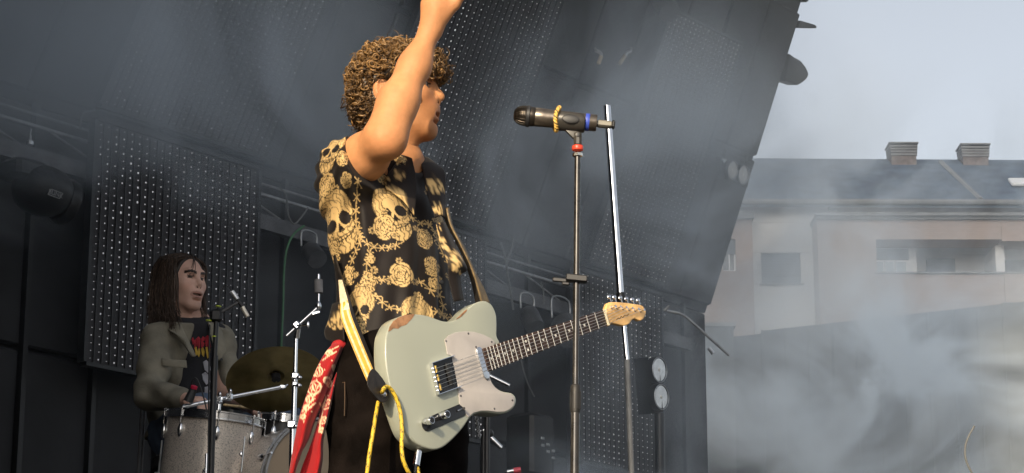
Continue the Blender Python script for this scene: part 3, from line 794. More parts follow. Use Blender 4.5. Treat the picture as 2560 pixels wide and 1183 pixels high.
HEAD = [(1516, 776), (1517, 765), (1523, 756), (1545, 755), (1566, 757), (1587, 760), (1604, 763), (1613, 772), (1615.5, 783), (1610, 796), (1601, 802), (1592, 798), (1586, 797), (1580, 801), (1573, 810), (1560, 814), (1541, 810), (1530, 808), (1523, 813)]
head = MB().prism([gp(*p, .0035) for p in smooth_px(HEAD, 3)], GN, .014, .003).build('headstock', maple_m, gtr, angle=50)
sq = [gp(x, y, .0040) for x, y in ((1541, 800), (1546, 795), (1549, 798), (1553, 791), (1557, 795), (1561, 789), (1566, 790), (1572, 785))]
MB().tube(catmull(sq, 4), .0008, 5).build('headstock_logo', mat('dark_decal', (.05, .035, .02), .5), head)
tun = [(1528, 769), (1541, 770), (1556, 772), (1571, 774), (1586, 776), (1600, 778)]
for i, p in enumerate(tun):
    t_ = MB().lathe(gp(*p, .0035), GN, [(.0048, 0), (.0048, .002), (.003, .003), (.003, .014), (.0035, .016)], 10).build('tuning_peg', chrome, gtr)
    q0 = gp(p[0] - 1, p[1] - 14, -.006); q1 = gp(p[0] - 5, p[1] - 27, -.006)
    MB().cyl(q0, q1, .0025, 8).build('peg_shaft', chrome, t_)
    ax_ = (q1 - q0).normalized(); MB().ball(q1, .0075, 10, 6, (1, .45, .8), (GU, GN, ax_)).build('peg_button', chrome, t_)
for i in range(6):
    f = .08 + .84 * i / 5
    a0, b0 = gp(1084, 914, .0105), gp(1100, 981, .0105); sa = a0.lerp(b0, f * .9 + .05); nu = U_t.lerp(U_b, f) + GN * .0035
    MB().tube([sa, nu, gp(*tun[i], .0105)], .00075 if i < 3 else .00055, 5).build('string', nick_m, gtr)
MB().lathe(gp(958, 986, .002), (gp(958, 986) - gp(985, 970)).normalized() - GN * -.3, [(.003, -.012), (.003, .004), (.007, .005), (.007, .008), (.003, .009)], 12).build('strap_pin', chrome, gtr)
MB().lathe(gp(1047, 1112, -.022), (gp(1043, 1165, -.022) - gp(1047, 1112, -.022)), [(.010, .0), (.010, .008), (.006, .010)], 14).build('jack_socket', chrome, gtr)
# ---------------------------------------------------------------- the singer
singer_base = Vector((at(1000, 900, 5.42).x, 5.42, FL))
singer = thing('person', singer_base, 'singer with curly brown hair raising one arm, in a skull and rose print shirt', 'person')
SC = Vector((.88, -.475, 0)); SL = Vector((.475, .88, 0))        # chest direction, his left
def zpy(py, Y=5.42): return at(1000, py, Y).z
def xpx(px, Y=5.42, py=600): return at(px, py, Y).x
skin = attr_mat('skin', 'paint', rough=0.60, var=0.10, vscale=40, bump=0.20, bscale=170, spec=0.28, sss=0.08)

# --- head (fine field), in head coordinates: x forward, y his left, z up
HO = at(998, 238, 5.40); HYAW = R(-8); HP = R(-2)
Hx = Vector((math.cos(HYAW), math.sin(HYAW), math.sin(R(3)))).normalized(); Hy = Zup.cross(Hx).normalized(); Hz = Hx.cross(Hy)
HS = 1.0
def face_field(lo=(-.14, -.10, -.24), hi=(.13, .10, .13), h=.0024, mo=1.0, mw=1.0, mz=-.0035, ears=True):
    H = Field(lo, hi, h)
    H.ell((-.012, 0, .030), (.100, .076, .086), .01)
    H.ell((.036, 0, -.030), (.060, .060, .085), .03)
    for sg in (-1, 1):
        H.cone((-.022, sg * .052, -.058), (.066, sg * .020, -.100), .022, .018, .03)
        H.ell((.052, sg * .044, -.018), (.028, .022, .022), .03)
    H.ell((.070, 0, -.103), (.020, .024, .019), .022)
    H.ell((.066, 0, -.052), (.034, .038, .034), .025)
    H.cone((.0775, -.034, .034), (.0775, .034, .034), .0135, .0135, .018)
    for sg in (-1, 1):
        H.ell((.092, sg * .033, .012), (.020, .019, .0115), .012, 'sub')
        H.ell((.0685, sg * .031, .0115), (.0125, .0135, .0115), .004)          # eyeball
        H.cone((.074, sg * .017, .0165), (.072, sg * .046, .0135), .0042, .004, .006)   # upper lid
        H.cone((.074, sg * .020, .0045), (.070, sg * .043, .0055), .003, .003, .006)
    H.cone((.080, 0, .026), (.1060, 0, -.0140), .0092, .0108, .010)
    H.cone((.1035, 0, -.010), (.1055, 0, -.0165), .0098, .0098, .006)
    for sg in (-1, 1): H.ell((.091, sg * .0125, -.0225), (.0115, .0075, .0085), .008)
    H.ell((.097, 0, -.029), (.008, .006, .006), .008)
    for sg in (-1, 1): H.ell((.0965, sg * .0068, -.0315), (.0055, .0036, .004), .002, 'sub')
    # open mouth
    for sg in (-1, 1):
        H.cone((.0745, sg * .0245 * mw, -.0600 + mz), (.0955, sg * .004, -.0605 + .0105 * mo + mz), .0042, .0052, .006)
        H.cone((.0750, sg * .0235 * mw, -.0630 + mz), (.0925, sg * .004, -.0620 - .0092 * mo + mz), .0042, .0060, .006)
    H.ell((.090, 0, -.0608 + mz), (.026, .0195 * mw, .0066 * mo), .004, 'sub')
    H.cone((.079, -.014, -.0565 + mz), (.079, .014, -.0565 + mz), .0035, .0035, .001)     # upper teeth
    H.ell((.090, 0, -.0835), (.010, .02, .0045), .008, 'sub')
    H.cone((-.025, 0, -.05), (-.050, 0, -.235), .057, .064, .04)
    H.cone((.02, 0, -.115), (-.018, 0, -.19), .022, .026, .03)
    for sg in (-1, 1):
        if ears: H.ell((-.032, sg * .083, -.008), (.0205, .0105, .033), .008)
        if ears: H.ell((-.028, sg * .0935, -.004), (.012, .007, .020), .004, 'sub')
    return H
def face_paint(L, base, lip, stub, brow, white=(.34, .30, .27), mw=1.0, mo=1.0, mz=-.0035):
    col = np.tile(np.array(base), (len(L), 1)); x, y, z = L[:, 0], L[:, 1], L[:, 2]
    def mixin(m, c): 
        nonlocal col
        m = np.clip(m, 0, 1)[:, None]; col = col * (1 - m) + np.array(c) * m
    mixin(.35 * np.exp(-(((np.abs(y) - .045) / .02) ** 2 + ((z + .03) / .02) ** 2)) * (x > .02), (base[0] * 1.05, base[1] * .75, base[2] * .7))
    st = np.clip((-.045 - z) / .03, 0, 1) * (x > -.03) * (z > -.135); mixin(st * stub, (base[0] * .45, base[1] * .4, base[2] * .38))
    zl = z - mz; yy = (np.abs(y) / (.026 * mw)) ** 2 * .009 * mo
    lipd = np.minimum(np.abs(zl + .0605 - .0107 * mo + yy), np.abs(zl + .0620 + .0100 * mo - yy))
    mixin((lipd < .0062) * (np.abs(y) < .0265 * mw) * (x > .070), lip)
    mixin(((np.abs(zl + .0608) < .0058 * mo) * (np.abs(y) < .021 * mw) * (x > .055) * (x < .0870)) * 1.0, (.05, .012, .012))
    mixin(((np.abs(zl + .0568) < .0036) * (np.abs(y) < .0165 * mw) * (x > .074) * (x < .0850)) * 1.0, (.75, .70, .6))
    bz = .029 + .006 * np.sin(np.clip((np.abs(y) - .012) / .04, 0, 1) * 3.0)
    mixin((np.abs(z - bz) < .0058) * (np.abs(y) > .011) * (np.abs(y) < .053) * (x > .05), brow)
    ed = np.hypot((np.abs(y) - .031) / 1.0, (z - .0105)); eye = (ed < .0115) * (np.abs(z - .0105) < .0052) * (x > .071) * (x < .0835)
    mixin(eye * 1.0, white); mixin((np.hypot(np.abs(y) - .0325, z - .0105) < .0055) * (x > .074), (.03, .018, .012))  # eye whites painted dark as the shade under the brow
    mixin((np.abs(z - .0163) < .0017) * (np.abs(y) > .016) * (np.abs(y) < .046) * (x > .066), (.03, .02, .015))
    mixin((np.hypot(np.hypot(np.abs(y) - .0068, z + .0315), x - .0965) < .0062) * 1.0, (.08, .025, .015))
    return col
Hf = face_field(); Pl, Fh = Hf.mesh(); Pl = relax(Pl, Fh, 1, .4)
SKIN = (0.54, 0.25, 0.112)
head_cols = face_paint(Pl, SKIN, (.50, .235, .13), .2, (.04, .022, .012))
MH = np.array([list(Hx), list(Hy), list(Hz)])
P_head = (Pl * HS) @ MH + np.array(HO)

# --- arms, hands, torso (one field)
Sh = at(876, 424, 5.30); El = at(960, 343, 5.13); Am = at(914, 391, 5.215); Wr = at(1081, 62, 5.16)
shL = Sh + SL * .33 + Vector((-.01, 0, -.01))
pel = Vector((xpx(1000), 5.42, zpy(905)))
nb_ = at(985, 405, 5.42); ch_ = at(965, 560, 5.42); wa_ = at(985, 780, 5.42)
elL = shL + Vector((-.09, .08, -.27)); wrL = elL + Vector((-.02, -.05, -.24))
lo = Vector((-.75, 4.8, FL - .02)); hi = Vector((.30, 5.95, FL + 2.62))
B = Field(lo, hi, .0052)
B.loft([zpy(930), zpy(860), zpy(780), zpy(650), zpy(540), zpy(450), zpy(410)],
       [(pel.x, 5.42), (xpx(998), 5.42), (xpx(997), 5.42), (xpx(994), 5.42), (xpx(984), 5.42), (xpx(980), 5.42), (xpx(982), 5.42)],
       [.150, .140, .130, .130, .135, .13, .09], [.10, .095, .09, .09, .09, .08, .06], SL, SC, .03)
B.cone(nb_, Sh, .055, .040, .03); B.cone(nb_, shL, .06, .058, .04)
B.cone(HO - Hz * .15 - Hx * .035, nb_, .058, .066, .03)
f1 = El.lerp(Wr, .30) + Vector((-.006, -.004, 0)); f2 = El.lerp(Wr, .62)
B.chain([Sh, Am, El], [.046, .049, .037], .05)
B.chain([El, f1, f2, Wr], [.035, .0365, .0315, .0255], .05)
B.ell(El + Vector((.014, -.004, -.014)), (.018, .018, .016), .05)
B.cone(El + Vector((.006, 0, -.004)), El.lerp(Wr, .35) + Vector((.006, 0, -.006)), .028, .026, .05)
hd = (at(1112, -70, 5.13) - Wr).normalized(); hs = Vector((.93, .1, -.33)); hs = (hs - hd * hs.dot(hd)).normalized(); hn = hd.cross(hs)
pc = Wr + hd * .055
B.ell(pc, (.050, .041, .017), .02, 'add', (hd, hs, hn)); B.cone(Wr - hd * .01, Wr + hd * .04, .027, .030, .02)
for i, (o_, L_) in enumerate(((-.030, .062), (-.010, .075), (.011, .080), (.031, .072))):
    k0 = pc + hd * .036 + hs * o_; k1 = k0 + hd * (L_ * .5) + hn * -.006; k2 = k1 + hd * (L_ * .22) - hn * .018; k3 = k2 + hd * (L_ * .08) - hn * .02
    B.chain([k0, k1, k2, k3], [.0098, .0092, .0086, .0078], .006)
t0 = Wr + hd * .030 + hs * .022; t1 = t0 + hs * .020 + hd * .032; t2 = t1 + hd * .028 + hs * .012 - hn * .006; t3 = t2 + hd * .02
B.chain([t0, t1, t2, t3], [.017, .013, .0115, .0095], .012)
B.chain([shL, elL, elL.lerp(wrL, .3), wrL], [.058, .045, .046, .028], .03)
hdL = (wrL - elL).normalized(); pcl = wrL + hdL * .05; hsL = Vector((.3, .9, 0)); hsL = (hsL - hdL * hsL.dot(hdL)).normalized(); hnL = hdL.cross(hsL)
B.ell(pcl, (.05, .042, .017), .02, 'add', (hdL, hsL, hnL))
for i, (o_, L_) in enumerate(((-.030, .062), (-.010, .075), (.011, .080), (.031, .072))):
    k0 = pcl + hdL * .036 + hsL * o_; k1 = k0 + hdL * (L_ * .5) - hnL * .006; k2 = k1 + hdL * (L_ * .3) - hnL * .016
    B.chain([k0, k1, k2], [.0098, .0092, .008], .006)
tl = pcl - hdL * .03 - hsL * .03; B.chain([tl, tl - hsL * .025 + hdL * .03, tl - hsL * .03 + hdL * .06], [.015, .012, .0095], .01)
# legs and feet, inside the trousers and shoes
hipR = pel + Vector((0, 0, -.02)) - SL * .09; hipL = pel + Vector((0, 0, -.02)) + SL * .09
knR = Vector((hipR.x - .03, hipR.y - .05, FL + .50)); anR = Vector((knR.x - .03, knR.y - .02, FL + .09))
knL = Vector((hipL.x + .06, hipL.y + .02, FL + .50)); anL = Vector((knL.x + .02, knL.y + .04, FL + .09))
for (h_, k_, a_) in ((hipR, knR, anR), (hipL, knL, anL)):
    B.chain([h_, k_, a_], [.085, .055, .038], .03); B.cone(a_ + Vector((0, 0, -.04)), a_ + SC * .14 + Vector((0, 0, -.055)), .036, .03, .02)
Pb, Fb = B.mesh(); Pb = relax(Pb, Fb, 2, .5)
keep = Pb[:, 2] < (HO - Hz * .16).z                                   # drop nothing but the overlap above the neck
cb_ = np.tile(np.array(SKIN), (len(Pb), 1))
nzv = vnoise(Pb, 30, 3)[:, None]; cb_ = cb_ * (1 + .05 * nzv)
cb_ *= np.array((1, .97, .95)) ** (np.exp(-np.sum((Pb - np.array(El + Vector((.012, -.012, -.024)))) ** 2, 1) / .0012) * 4)[:, None]
bodyo = np_mesh('body', np.concatenate([Pb, P_head]), np.concatenate([Fb, Fh + len(Pb)]), skin, singer)
set_color(bodyo, np.concatenate([cb_, head_cols]))

# --- curly hair
hairm = attr_mat('curly_brown_hair', 'paint', rough=0.42, var=0.15, vscale=90, spec=0.5)
hv = []; hf = []; hc = []
def add_tube_np(pts, rs, seg, col):
    pts = np.array(pts); n = len(pts); tg = np.gradient(pts, axis=0); tg /= np.linalg.norm(tg, axis=1)[:, None] + 1e-9
    u = np.cross(tg, np.array((.31, .52, .79))); u /= np.linalg.norm(u, axis=1)[:, None] + 1e-9; w = np.cross(tg, u)
    a = 2 * np.pi * np.arange(seg) / seg
    ring = pts[:, None, :] + rs[:, None, None] * (np.cos(a)[None, :, None] * u[:, None, :] + np.sin(a)[None, :, None] * w[:, None, :])
    b = sum(len(x) for x in hv); hv.append(ring.reshape(-1, 3)); hc.append(np.tile(col, (n * seg, 1)))
    i = np.arange(n - 1)[:, None] * seg; k = np.arange(seg)[None, :]; k2 = (k + 1) % seg
    hf.append((np.stack([i + k, i + k2, i + seg + k2, i + seg + k], -1).reshape(-1, 4)) + b)
def hair_flush(name, m, parent):
    P_ = np.concatenate(hv); F_ = np.concatenate(hf); C_ = np.concatenate(hc); o = np_mesh(name, P_, F_, m, parent); set_color(o, C_); hv.clear(); hf.clear(); hc.clear(); return o
hr = np.random.default_rng(11)
hcen = np.array((-.002, 0, .030)); hrad = np.array((.131, .112, .106))
HF = Field((-.16, -.13, -.13), (.16, .13, .17), .005)
HF.ell((-.006, 0, .040), (.112, .096, .092), .01); HF.ell((-.054, 0, -.02), (.068, .080, .066), .03); HF.ell((.070, 0, .058), (.042, .06, .030), .03)
HF.op(lambda X, Y, Z: np.maximum(np.maximum(.050 - X, Z - .034), -.2) + 0 * Y, (.03, -.1, -.13), (.16, .1, .05), .01, 'sub')
HF.ell((.10, 0, -.03), (.065, .12, .066), .01, 'sub')
for sg in (-1, 1): HF.ell((-.018, sg * .096, -.012), (.030, .03, .030), .01, 'sub')
Ph, Fh_ = HF.mesh(); Ph = Ph + (vnoise(Ph, 160, 5) * .004)[:, None] * (Ph - hcen) / (np.linalg.norm(Ph - hcen, axis=1)[:, None])
hv.append(Ph @ MH + np.array(HO)); hf.append(Fh_); hc.append(np.tile((.030, .017, .009), (len(Ph), 1)))
Pn = Ph[(Ph[:, 2] > -.10)]
for cnt in range(5200):
    q = Pn[hr.integers(len(Pn))]
    d = (q - np.array((-.02, 0, .02))) / hrad; d /= np.linalg.norm(d)
    if hr.random() < .4 and q[1] > .04: continue
    if math.hypot(q[0] + .022, q[2] + .008) < .031 and abs(q[1]) > .045: continue
    rr = .85 + .2 * hr.random()
    p1 = q + d * (hr.uniform(-.004, .016) if hr.random() < .88 else hr.uniform(.014, .028))
    tang = np.cross(d, hr.normal(size=3)); tang /= np.linalg.norm(tang)
    ln = hr.choice([hr.uniform(.014, .026), hr.uniform(.024, .044)]); p0 = p1 - d * ln * .55 + tang * ln * .35; p1 = p1 + np.array((0, 0, -.006)) - tang * ln * .25
    n = 15; t = np.linspace(0, 1, n); ax_ = p1 - p0; al = np.linalg.norm(ax_); ax_ /= al
    u = np.cross(ax_, d + .3); u /= np.linalg.norm(u); w = np.cross(ax_, u)
    hrd = hr.uniform(.0035, .0105); tu = hr.uniform(1.1, 2.0) * 2 * np.pi; ph = hr.uniform(0, 6.28)
    pts = p0 + np.outer(t, ax_ * al) + (np.cos(tu * t + ph)[:, None] * u + np.sin(tu * t + ph)[:, None] * w) * hrd * (1 - .35 * t)[:, None]
    r0 = hr.choice([hr.uniform(.0008, .0015), hr.uniform(.0015, .0032)]); rs = r0 * (1 - .6 * t ** 2)
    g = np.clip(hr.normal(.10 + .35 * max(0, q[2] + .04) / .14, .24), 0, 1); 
    col = np.array((.040, .022, .010)) * (1 - g) + np.array((.36, .20, .07)) * g  # golden share grows towards the crown: sunlight painted into the curl colour
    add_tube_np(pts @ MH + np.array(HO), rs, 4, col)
for cnt in range(330):                              # larger loose ringlets and fly-aways on the outside
    q = Pn[hr.integers(len(Pn))]
    if q[1] > .05 or (math.hypot(q[0] + .022, q[2] + .008) < .04 and abs(q[1]) > .045): continue
    d = (q - np.array((-.02, 0, .02))) / hrad; d /= np.linalg.norm(d)
    fly = hr.random() < .35
    tang = np.cross(d, hr.normal(size=3)); tang /= np.linalg.norm(tang); ln = hr.uniform(.03, .055)
    p0 = q + d * .004 + tang * ln * .5; p1 = q + d * hr.uniform(.008, .020 if not fly else .036) - tang * ln * .5
    n = 20; t = np.linspace(0, 1, n); ax_ = p1 - p0; al = np.linalg.norm(ax_); ax_ /= al
    u = np.cross(ax_, d + .3); u /= np.linalg.norm(u); w = np.cross(ax_, u); hrd = hr.uniform(.006, .012); tu = hr.uniform(1.2, 2.4) * 6.283; ph = hr.uniform(0, 6.28)
    pts = p0 + np.outer(t, ax_ * al) + (np.cos(tu * t + ph)[:, None] * u + np.sin(tu * t + ph)[:, None] * w) * hrd
    r0 = hr.uniform(.0005, .0009) if fly else hr.uniform(.0016, .0034)
    g = np.clip(hr.normal(.22 + .3 * max(0, q[2]) / .12, .22), 0, 1); col = np.array((.045, .025, .011)) * (1 - g) + np.array((.40, .23, .085)) * g  # sunlit gold painted into the upper ringlets too
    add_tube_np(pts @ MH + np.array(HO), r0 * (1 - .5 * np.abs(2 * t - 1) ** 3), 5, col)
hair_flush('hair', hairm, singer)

# --- shirt
CREAM = np.array((0.62, 0.43, 0.19)); INK = np.array((0.0115, 0.0088, 0.0085))
def to_px(P, dy=5.30):                                       # flat-cloth print coordinates: straight along Y onto the plane Y = 5.42, in units of 1/1037 m
    x = P[:, 0]; z = P[:, 2]
    c_, s_ = math.cos(PITCH), math.sin(PITCH); zz = z - CAMZ
    dep = dy * c_ + zz * s_; v = -dy * s_ + zz * c_
    return 1280 + FPX * x / dep, 591.5 - FPX * v / dep
def print_paint(U, Vv, seed=1):
    n = len(U); m = np.zeros(n)
    def loc(cx, cy, sx, sy, ang):
        a = R(ang); dx, dy = U - cx, Vv - cy
        return (dx * math.cos(a) + dy * math.sin(a)) / sx, (-dx * math.sin(a) + dy * math.cos(a)) / sy
    def put(mask, val): m[mask] = np.broadcast_to(val, m.shape)[mask] if np.ndim(val) else val
    def hatch(a, b, f, th=.2): return np.sin(a * f + np.sin(b * f * .6) * 1.5) > 1 - 2 * th
    def seg(p, q, w, val=1.0, mod=None):
        px_, py_ = q[0] - p[0], q[1] - p[1]; L2 = px_ * px_ + py_ * py_ + 1e-9
        t = np.clip(((U - p[0]) * px_ + (Vv - p[1]) * py_) / L2, 0, 1)
        dd = np.hypot(U - p[0] - px_ * t, Vv - p[1] - py_ * t); put(dd < w, val)
    def wire(pts, seed_):
        r = random.Random(seed_); pts = [(p.x, p.y) for p in catmull([(x, y, 0) for x, y in pts], 5)]
        acc = 0
        for i in range(len(pts) - 1):
            seg(pts[i], pts[i + 1], 1.4, .7)
            acc += math.hypot(pts[i + 1][0] - pts[i][0], pts[i + 1][1] - pts[i][1])
            if acc > 17:
                acc = 0; x, y = pts[i]; an = math.atan2(pts[i + 1][1] - y, pts[i + 1][0] - x)
                for da in (.9, -.9, 2.3):
                    L_ = r.uniform(8, 13); seg((x - math.cos(an + da) * L_, y - math.sin(an + da) * L_), (x + math.cos(an + da) * L_, y + math.sin(an + da) * L_), 1.15, .85)
    def leaf(cx, cy, L_, ang):
        a, b = loc(cx, cy, L_, L_ * .42, ang); s_ = (a > 0) & (a < 1) & (np.abs(b) < np.sin(np.clip(a, 0, 1) * 3.14) * (.85 + .2 * np.sin(a * 26)))
        put(s_, .75); put(s_ & ((np.abs(b) < .1) | (np.sin((np.abs(b) * 6 - a * 14)) > .75)), .05)
    def rose(cx, cy, sx, sy, ang, leaves=((20,), (150,), (260,))):
        sx *= .88; sy *= .88
        for (la_,) in leaves: leaf(cx + math.cos(R(la_ + ang)) * sx * .75, cy + math.sin(R(la_ + ang)) * sy * .75, max(sx, sy) * .62, la_ + ang)
        for li, (rad, np_, sz, rot) in enumerate(((.62, 5, .52, 0), (.46, 5, .46, 36), (.28, 4, .38, 10), (.12, 3, .28, 60))):
            for k in range(np_):
                th0 = 2 * math.pi * k / np_ + R(rot + ang * 2)
                a, b = loc(cx + math.cos(th0) * rad * sx, cy + math.sin(th0) * rad * sy, sx * sz * .86, sy * sz, math.degrees(th0))
                q = a * a * 1.5 + b * b
                put(q < 1, .95); put((q < 1) & (q > .76), .06)
                put((q < .76) & (a < .25) & (np.sin(b * 19) > .25 + a * .8), .22)
        a, b = loc(cx, cy, sx * .2, sy * .2, ang); q = np.hypot(a, b); put(q < 1, .9); put((q < 1) & (np.abs(np.sin(q * 5 + np.arctan2(b, a))) < .4), .08)
    def skull(cx, cy, s_, ang, flip=1):
        a, b = loc(cx, cy, s_ * flip, s_, ang)
        dome = (a / .60) ** 2 + ((b + .28) / .60) ** 2 < 1
        cheek = (np.abs(a) < .47) & (np.abs(b - .08) < .30); jaw = ((a / .40) ** 2 + ((b - .55) / .44) ** 2 < 1)
        ins = dome | cheek | jaw; put(ins, .95)
        r_ = np.hypot(a, b + .28)
        put(dome & (b < -.05) & hatch(a * 1.6, b, 30, .17) & (r_ > .26), .35)
        put(dome & (np.abs(np.sin(r_ * 16 + a * 5)) < .16) & (b < -.15), .25)
        put(ins & hatch(b, a, 30, .18) & (np.abs(a) > .24) & (b > .0), .3); put(jaw & (b > .3) & hatch(a, b, 36, .15), .3)
        for sx_ in (-1, 1): put(((a - sx_ * .25) / .185) ** 2 + ((b - .02) / .20) ** 2 < 1, .0); 
        put((np.abs(a) < .12 * np.clip((b - .08) / .26, 0, 1)) & (b > .08) & (b < .34), .0)
        put(ins & (np.abs(np.maximum(np.abs(a) / .47, np.abs(b - .08) / .4) - .97) < .04) & (b > 0), .12)
        tee = (np.abs(a) < .34) & (np.abs(b - .56 + a * a * .5) < .13)
        put(tee & (np.abs(np.sin(a * 30)) < .30), .05); put(tee & (np.abs(b - .56 + a * a * .5) < .018), .0)
        put(ins & (np.abs(np.hypot(a / .62, (b + .28) / .62) - .97) < .03) & dome, .2)
    # barbed wire garlands
    wire([(905, 480), (893, 540), (900, 600), (930, 628), (975, 628), (1010, 612)], 1)
    wire([(930, 640), (920, 690), (950, 710), (1000, 700), (1060, 705), (1085, 730)], 3)
    wire([(1060, 540), (1085, 560), (1100, 600), (1130, 640)], 4); wire([(935, 740), (965, 770), (1000, 780), (1060, 770), (1110, 765), (1150, 760)], 5)
    wire([(1020, 540), (1050, 550), (1075, 545)], 7); wire([(865, 740), (880, 780), (870, 820)], 8)
    
    wire([(890, 570), (905, 612), (882, 655), (864, 700)], 2); wire([(1090, 705), (1104, 740), (1098, 772)], 6); rose(820, 590, 16, 26, 0, ()); rose(930, 660, 13, 15, 0, ((180,),)); rose(1045, 740, 14, 14, 0, ((20,),)); rose(960, 455, 18, 18, 0, ((200,),))
    skull(846, 560, 80, -24); skull(985, 540, 74, -22, 1)
    rose(963, 578, 33, 40, 10); rose(1060, 588, 22, 36, 15, ((200,),)); rose(1078, 655, 20, 36, 10, ((30,),)); rose(1084, 696, 20, 16, 0, ())
    rose(1005, 694, 36, 38, 0); rose(924, 722, 20, 46, 4, ((170,), (300,))); rose(872, 692, 15, 36, 4, ((0,), (180,)))
    rose(835, 625, 16, 34, 4, ((260,),)); rose(1140, 660, 16, 40, -20, ((200,),))
    skull(900, 780, 62, 8); skull(1043, 800, 66, 0); rose(840, 800, 22, 34, 30); rose(905, 845, 25, 20, 0, ())
    skull(835, 400, 56, 18); rose(822, 480, 26, 34, 0); rose(850, 345, 26, 18, -30)
    rose(812, 540, 18, 30, 0, ()); rose(1000, 445, 18, 22, 10, ((200,),)); rose(866, 436, 17, 26, 0, ()); rose(874, 482, 18, 18, 20, ()); rose(1085, 450, 24, 30, 0); rose(1095, 520, 14, 22, 0)
    rose(920, 360, 22, 18, 0); rose(1000, 398, 20, 14, 20, ())
    return m
def cloth_colors(P, N_=None):
    U, Vv = to_px(P); m = print_paint(U, Vv)[:, None]
    return INK * (1 - m) + CREAM * m
shirt_m = attr_mat('printed_viscose', 'paint', rough=0.62, var=0.06, vscale=25, bump=0.05, bscale=700, sheen=0.05, spec=0.2)
T = Field((-.60, 4.98, zpy(900)), (.10, 5.80, zpy(300)), .0026)
pys = [890, 840, 790, 740, 690, 640, 590, 540, 490, 440, 405, 375]
cxs = [995, 990, 990, 988, 987, 979, 966, 957, 955, 956, 966, 976]
hw = [139, 138, 134, 136, 140, 142, 146, 148, 146, 136, 104, 68]
T.loft([zpy(p) for p in pys], [(xpx(c), 5.42) for c in cxs], [h / 1037 * 1.30 for h in hw], [h / 1037 * .90 for h in hw], SL, SC, .03, pw=2.25)
T.chain([nb_ + Vector((0, 0, -.01)), Sh + Vector((-.004, 0, .004))], [.060, .069], .035)
T.chain([nb_ + Vector((0, 0, -.01)), shL + Vector((.0, 0, .0))], [.062, .072], .035)
s_end = at(902, 401, 5.218); sdir = Vector((.80, -.50, .33)).normalized()
T.chain([Sh + Vector((-.002, 0, 0)), Sh - sdir * .01 + Vector((.004, 0, -.03)), s_end + Vector((-.004, 0, -.008))], [.070, .069, .071], .035)
T.chain([shL, shL.lerp(elL, .55)], [.072, .078], .04)
# drape folds: vertical in the body, radiating below the lifted shoulder
def folds(X, Y, Z):
    ang = np.arctan2(Y - 5.42, X - xpx(975)); w = np.clip((zpy(560) - Z) / .25, 0, 1)
    w = w * .9 + .1; f = np.sin(ang * 9 + Z * 5 + np.sin(Z * 7) * .8) * .0052 + np.sin(ang * 17 - Z * 9 + 1.3) * .0026 + np.sin(ang * 6 + Z * 44 + np.sin(Z * 19) * 1.2) * .0016
    ra = np.sqrt((X - Sh.x) ** 2 + (Z - Sh.z) ** 2); th = np.arctan2(Z - Sh.z, X - Sh.x)
    g = np.sin(th * 13 + 1 + ra * 12) * .0060 * np.exp(-((ra - .16) / .10) ** 2)
    return f * w + g + np.sin(X * 23 + Z * 31) * .0012
T.op(folds, T.lo, T.lo + T.h * T.n, mode='disp')
# sleeve mouth: cut the end flat and hollow it round the arm
sn = sdir
def beyond(X, Y, Z):                               # positive side of the hem plane, only near the arm
    pl_ = (X - s_end.x) * sn.x + (Y - s_end.y) * sn.y + (Z - s_end.z) * sn.z
    near = np.sqrt((X - s_end.x - sn.x * .05) ** 2 + (Y - s_end.y - sn.y * .05) ** 2 + (Z - s_end.z - sn.z * .05) ** 2) - .115
    return np.maximum(-pl_, near)
T.op(beyond, s_end - Vector((.15, .15, .15)), s_end + Vector((.15, .15, .15)), .004, 'sub')
T.cone(s_end + sdir * .045, s_end + sdir * .14, .0615, .066, .003, 'sub')
# open V neck, running down the front
fr = lambda z_, c=.0: Vector((0, 0, z_))
vt = nb_ + SC * .10 + Vector((0, 0, .03)); vb = Vector((xpx(1096), 0, zpy(640))); 
pA_ = at(1042, 385, 5.34); pB_ = at(1092, 560, 5.29); 
T.chain([at(1012, 372, 5.40), pA_ + SC * .03, pB_ + SC * .03], [.062, .052, .016], .01, 'sub')
T.cone(HO - Hz * .12 - Hx * .03, nb_ + Vector((0, 0, .012)), .066, .066, .008, 'sub')
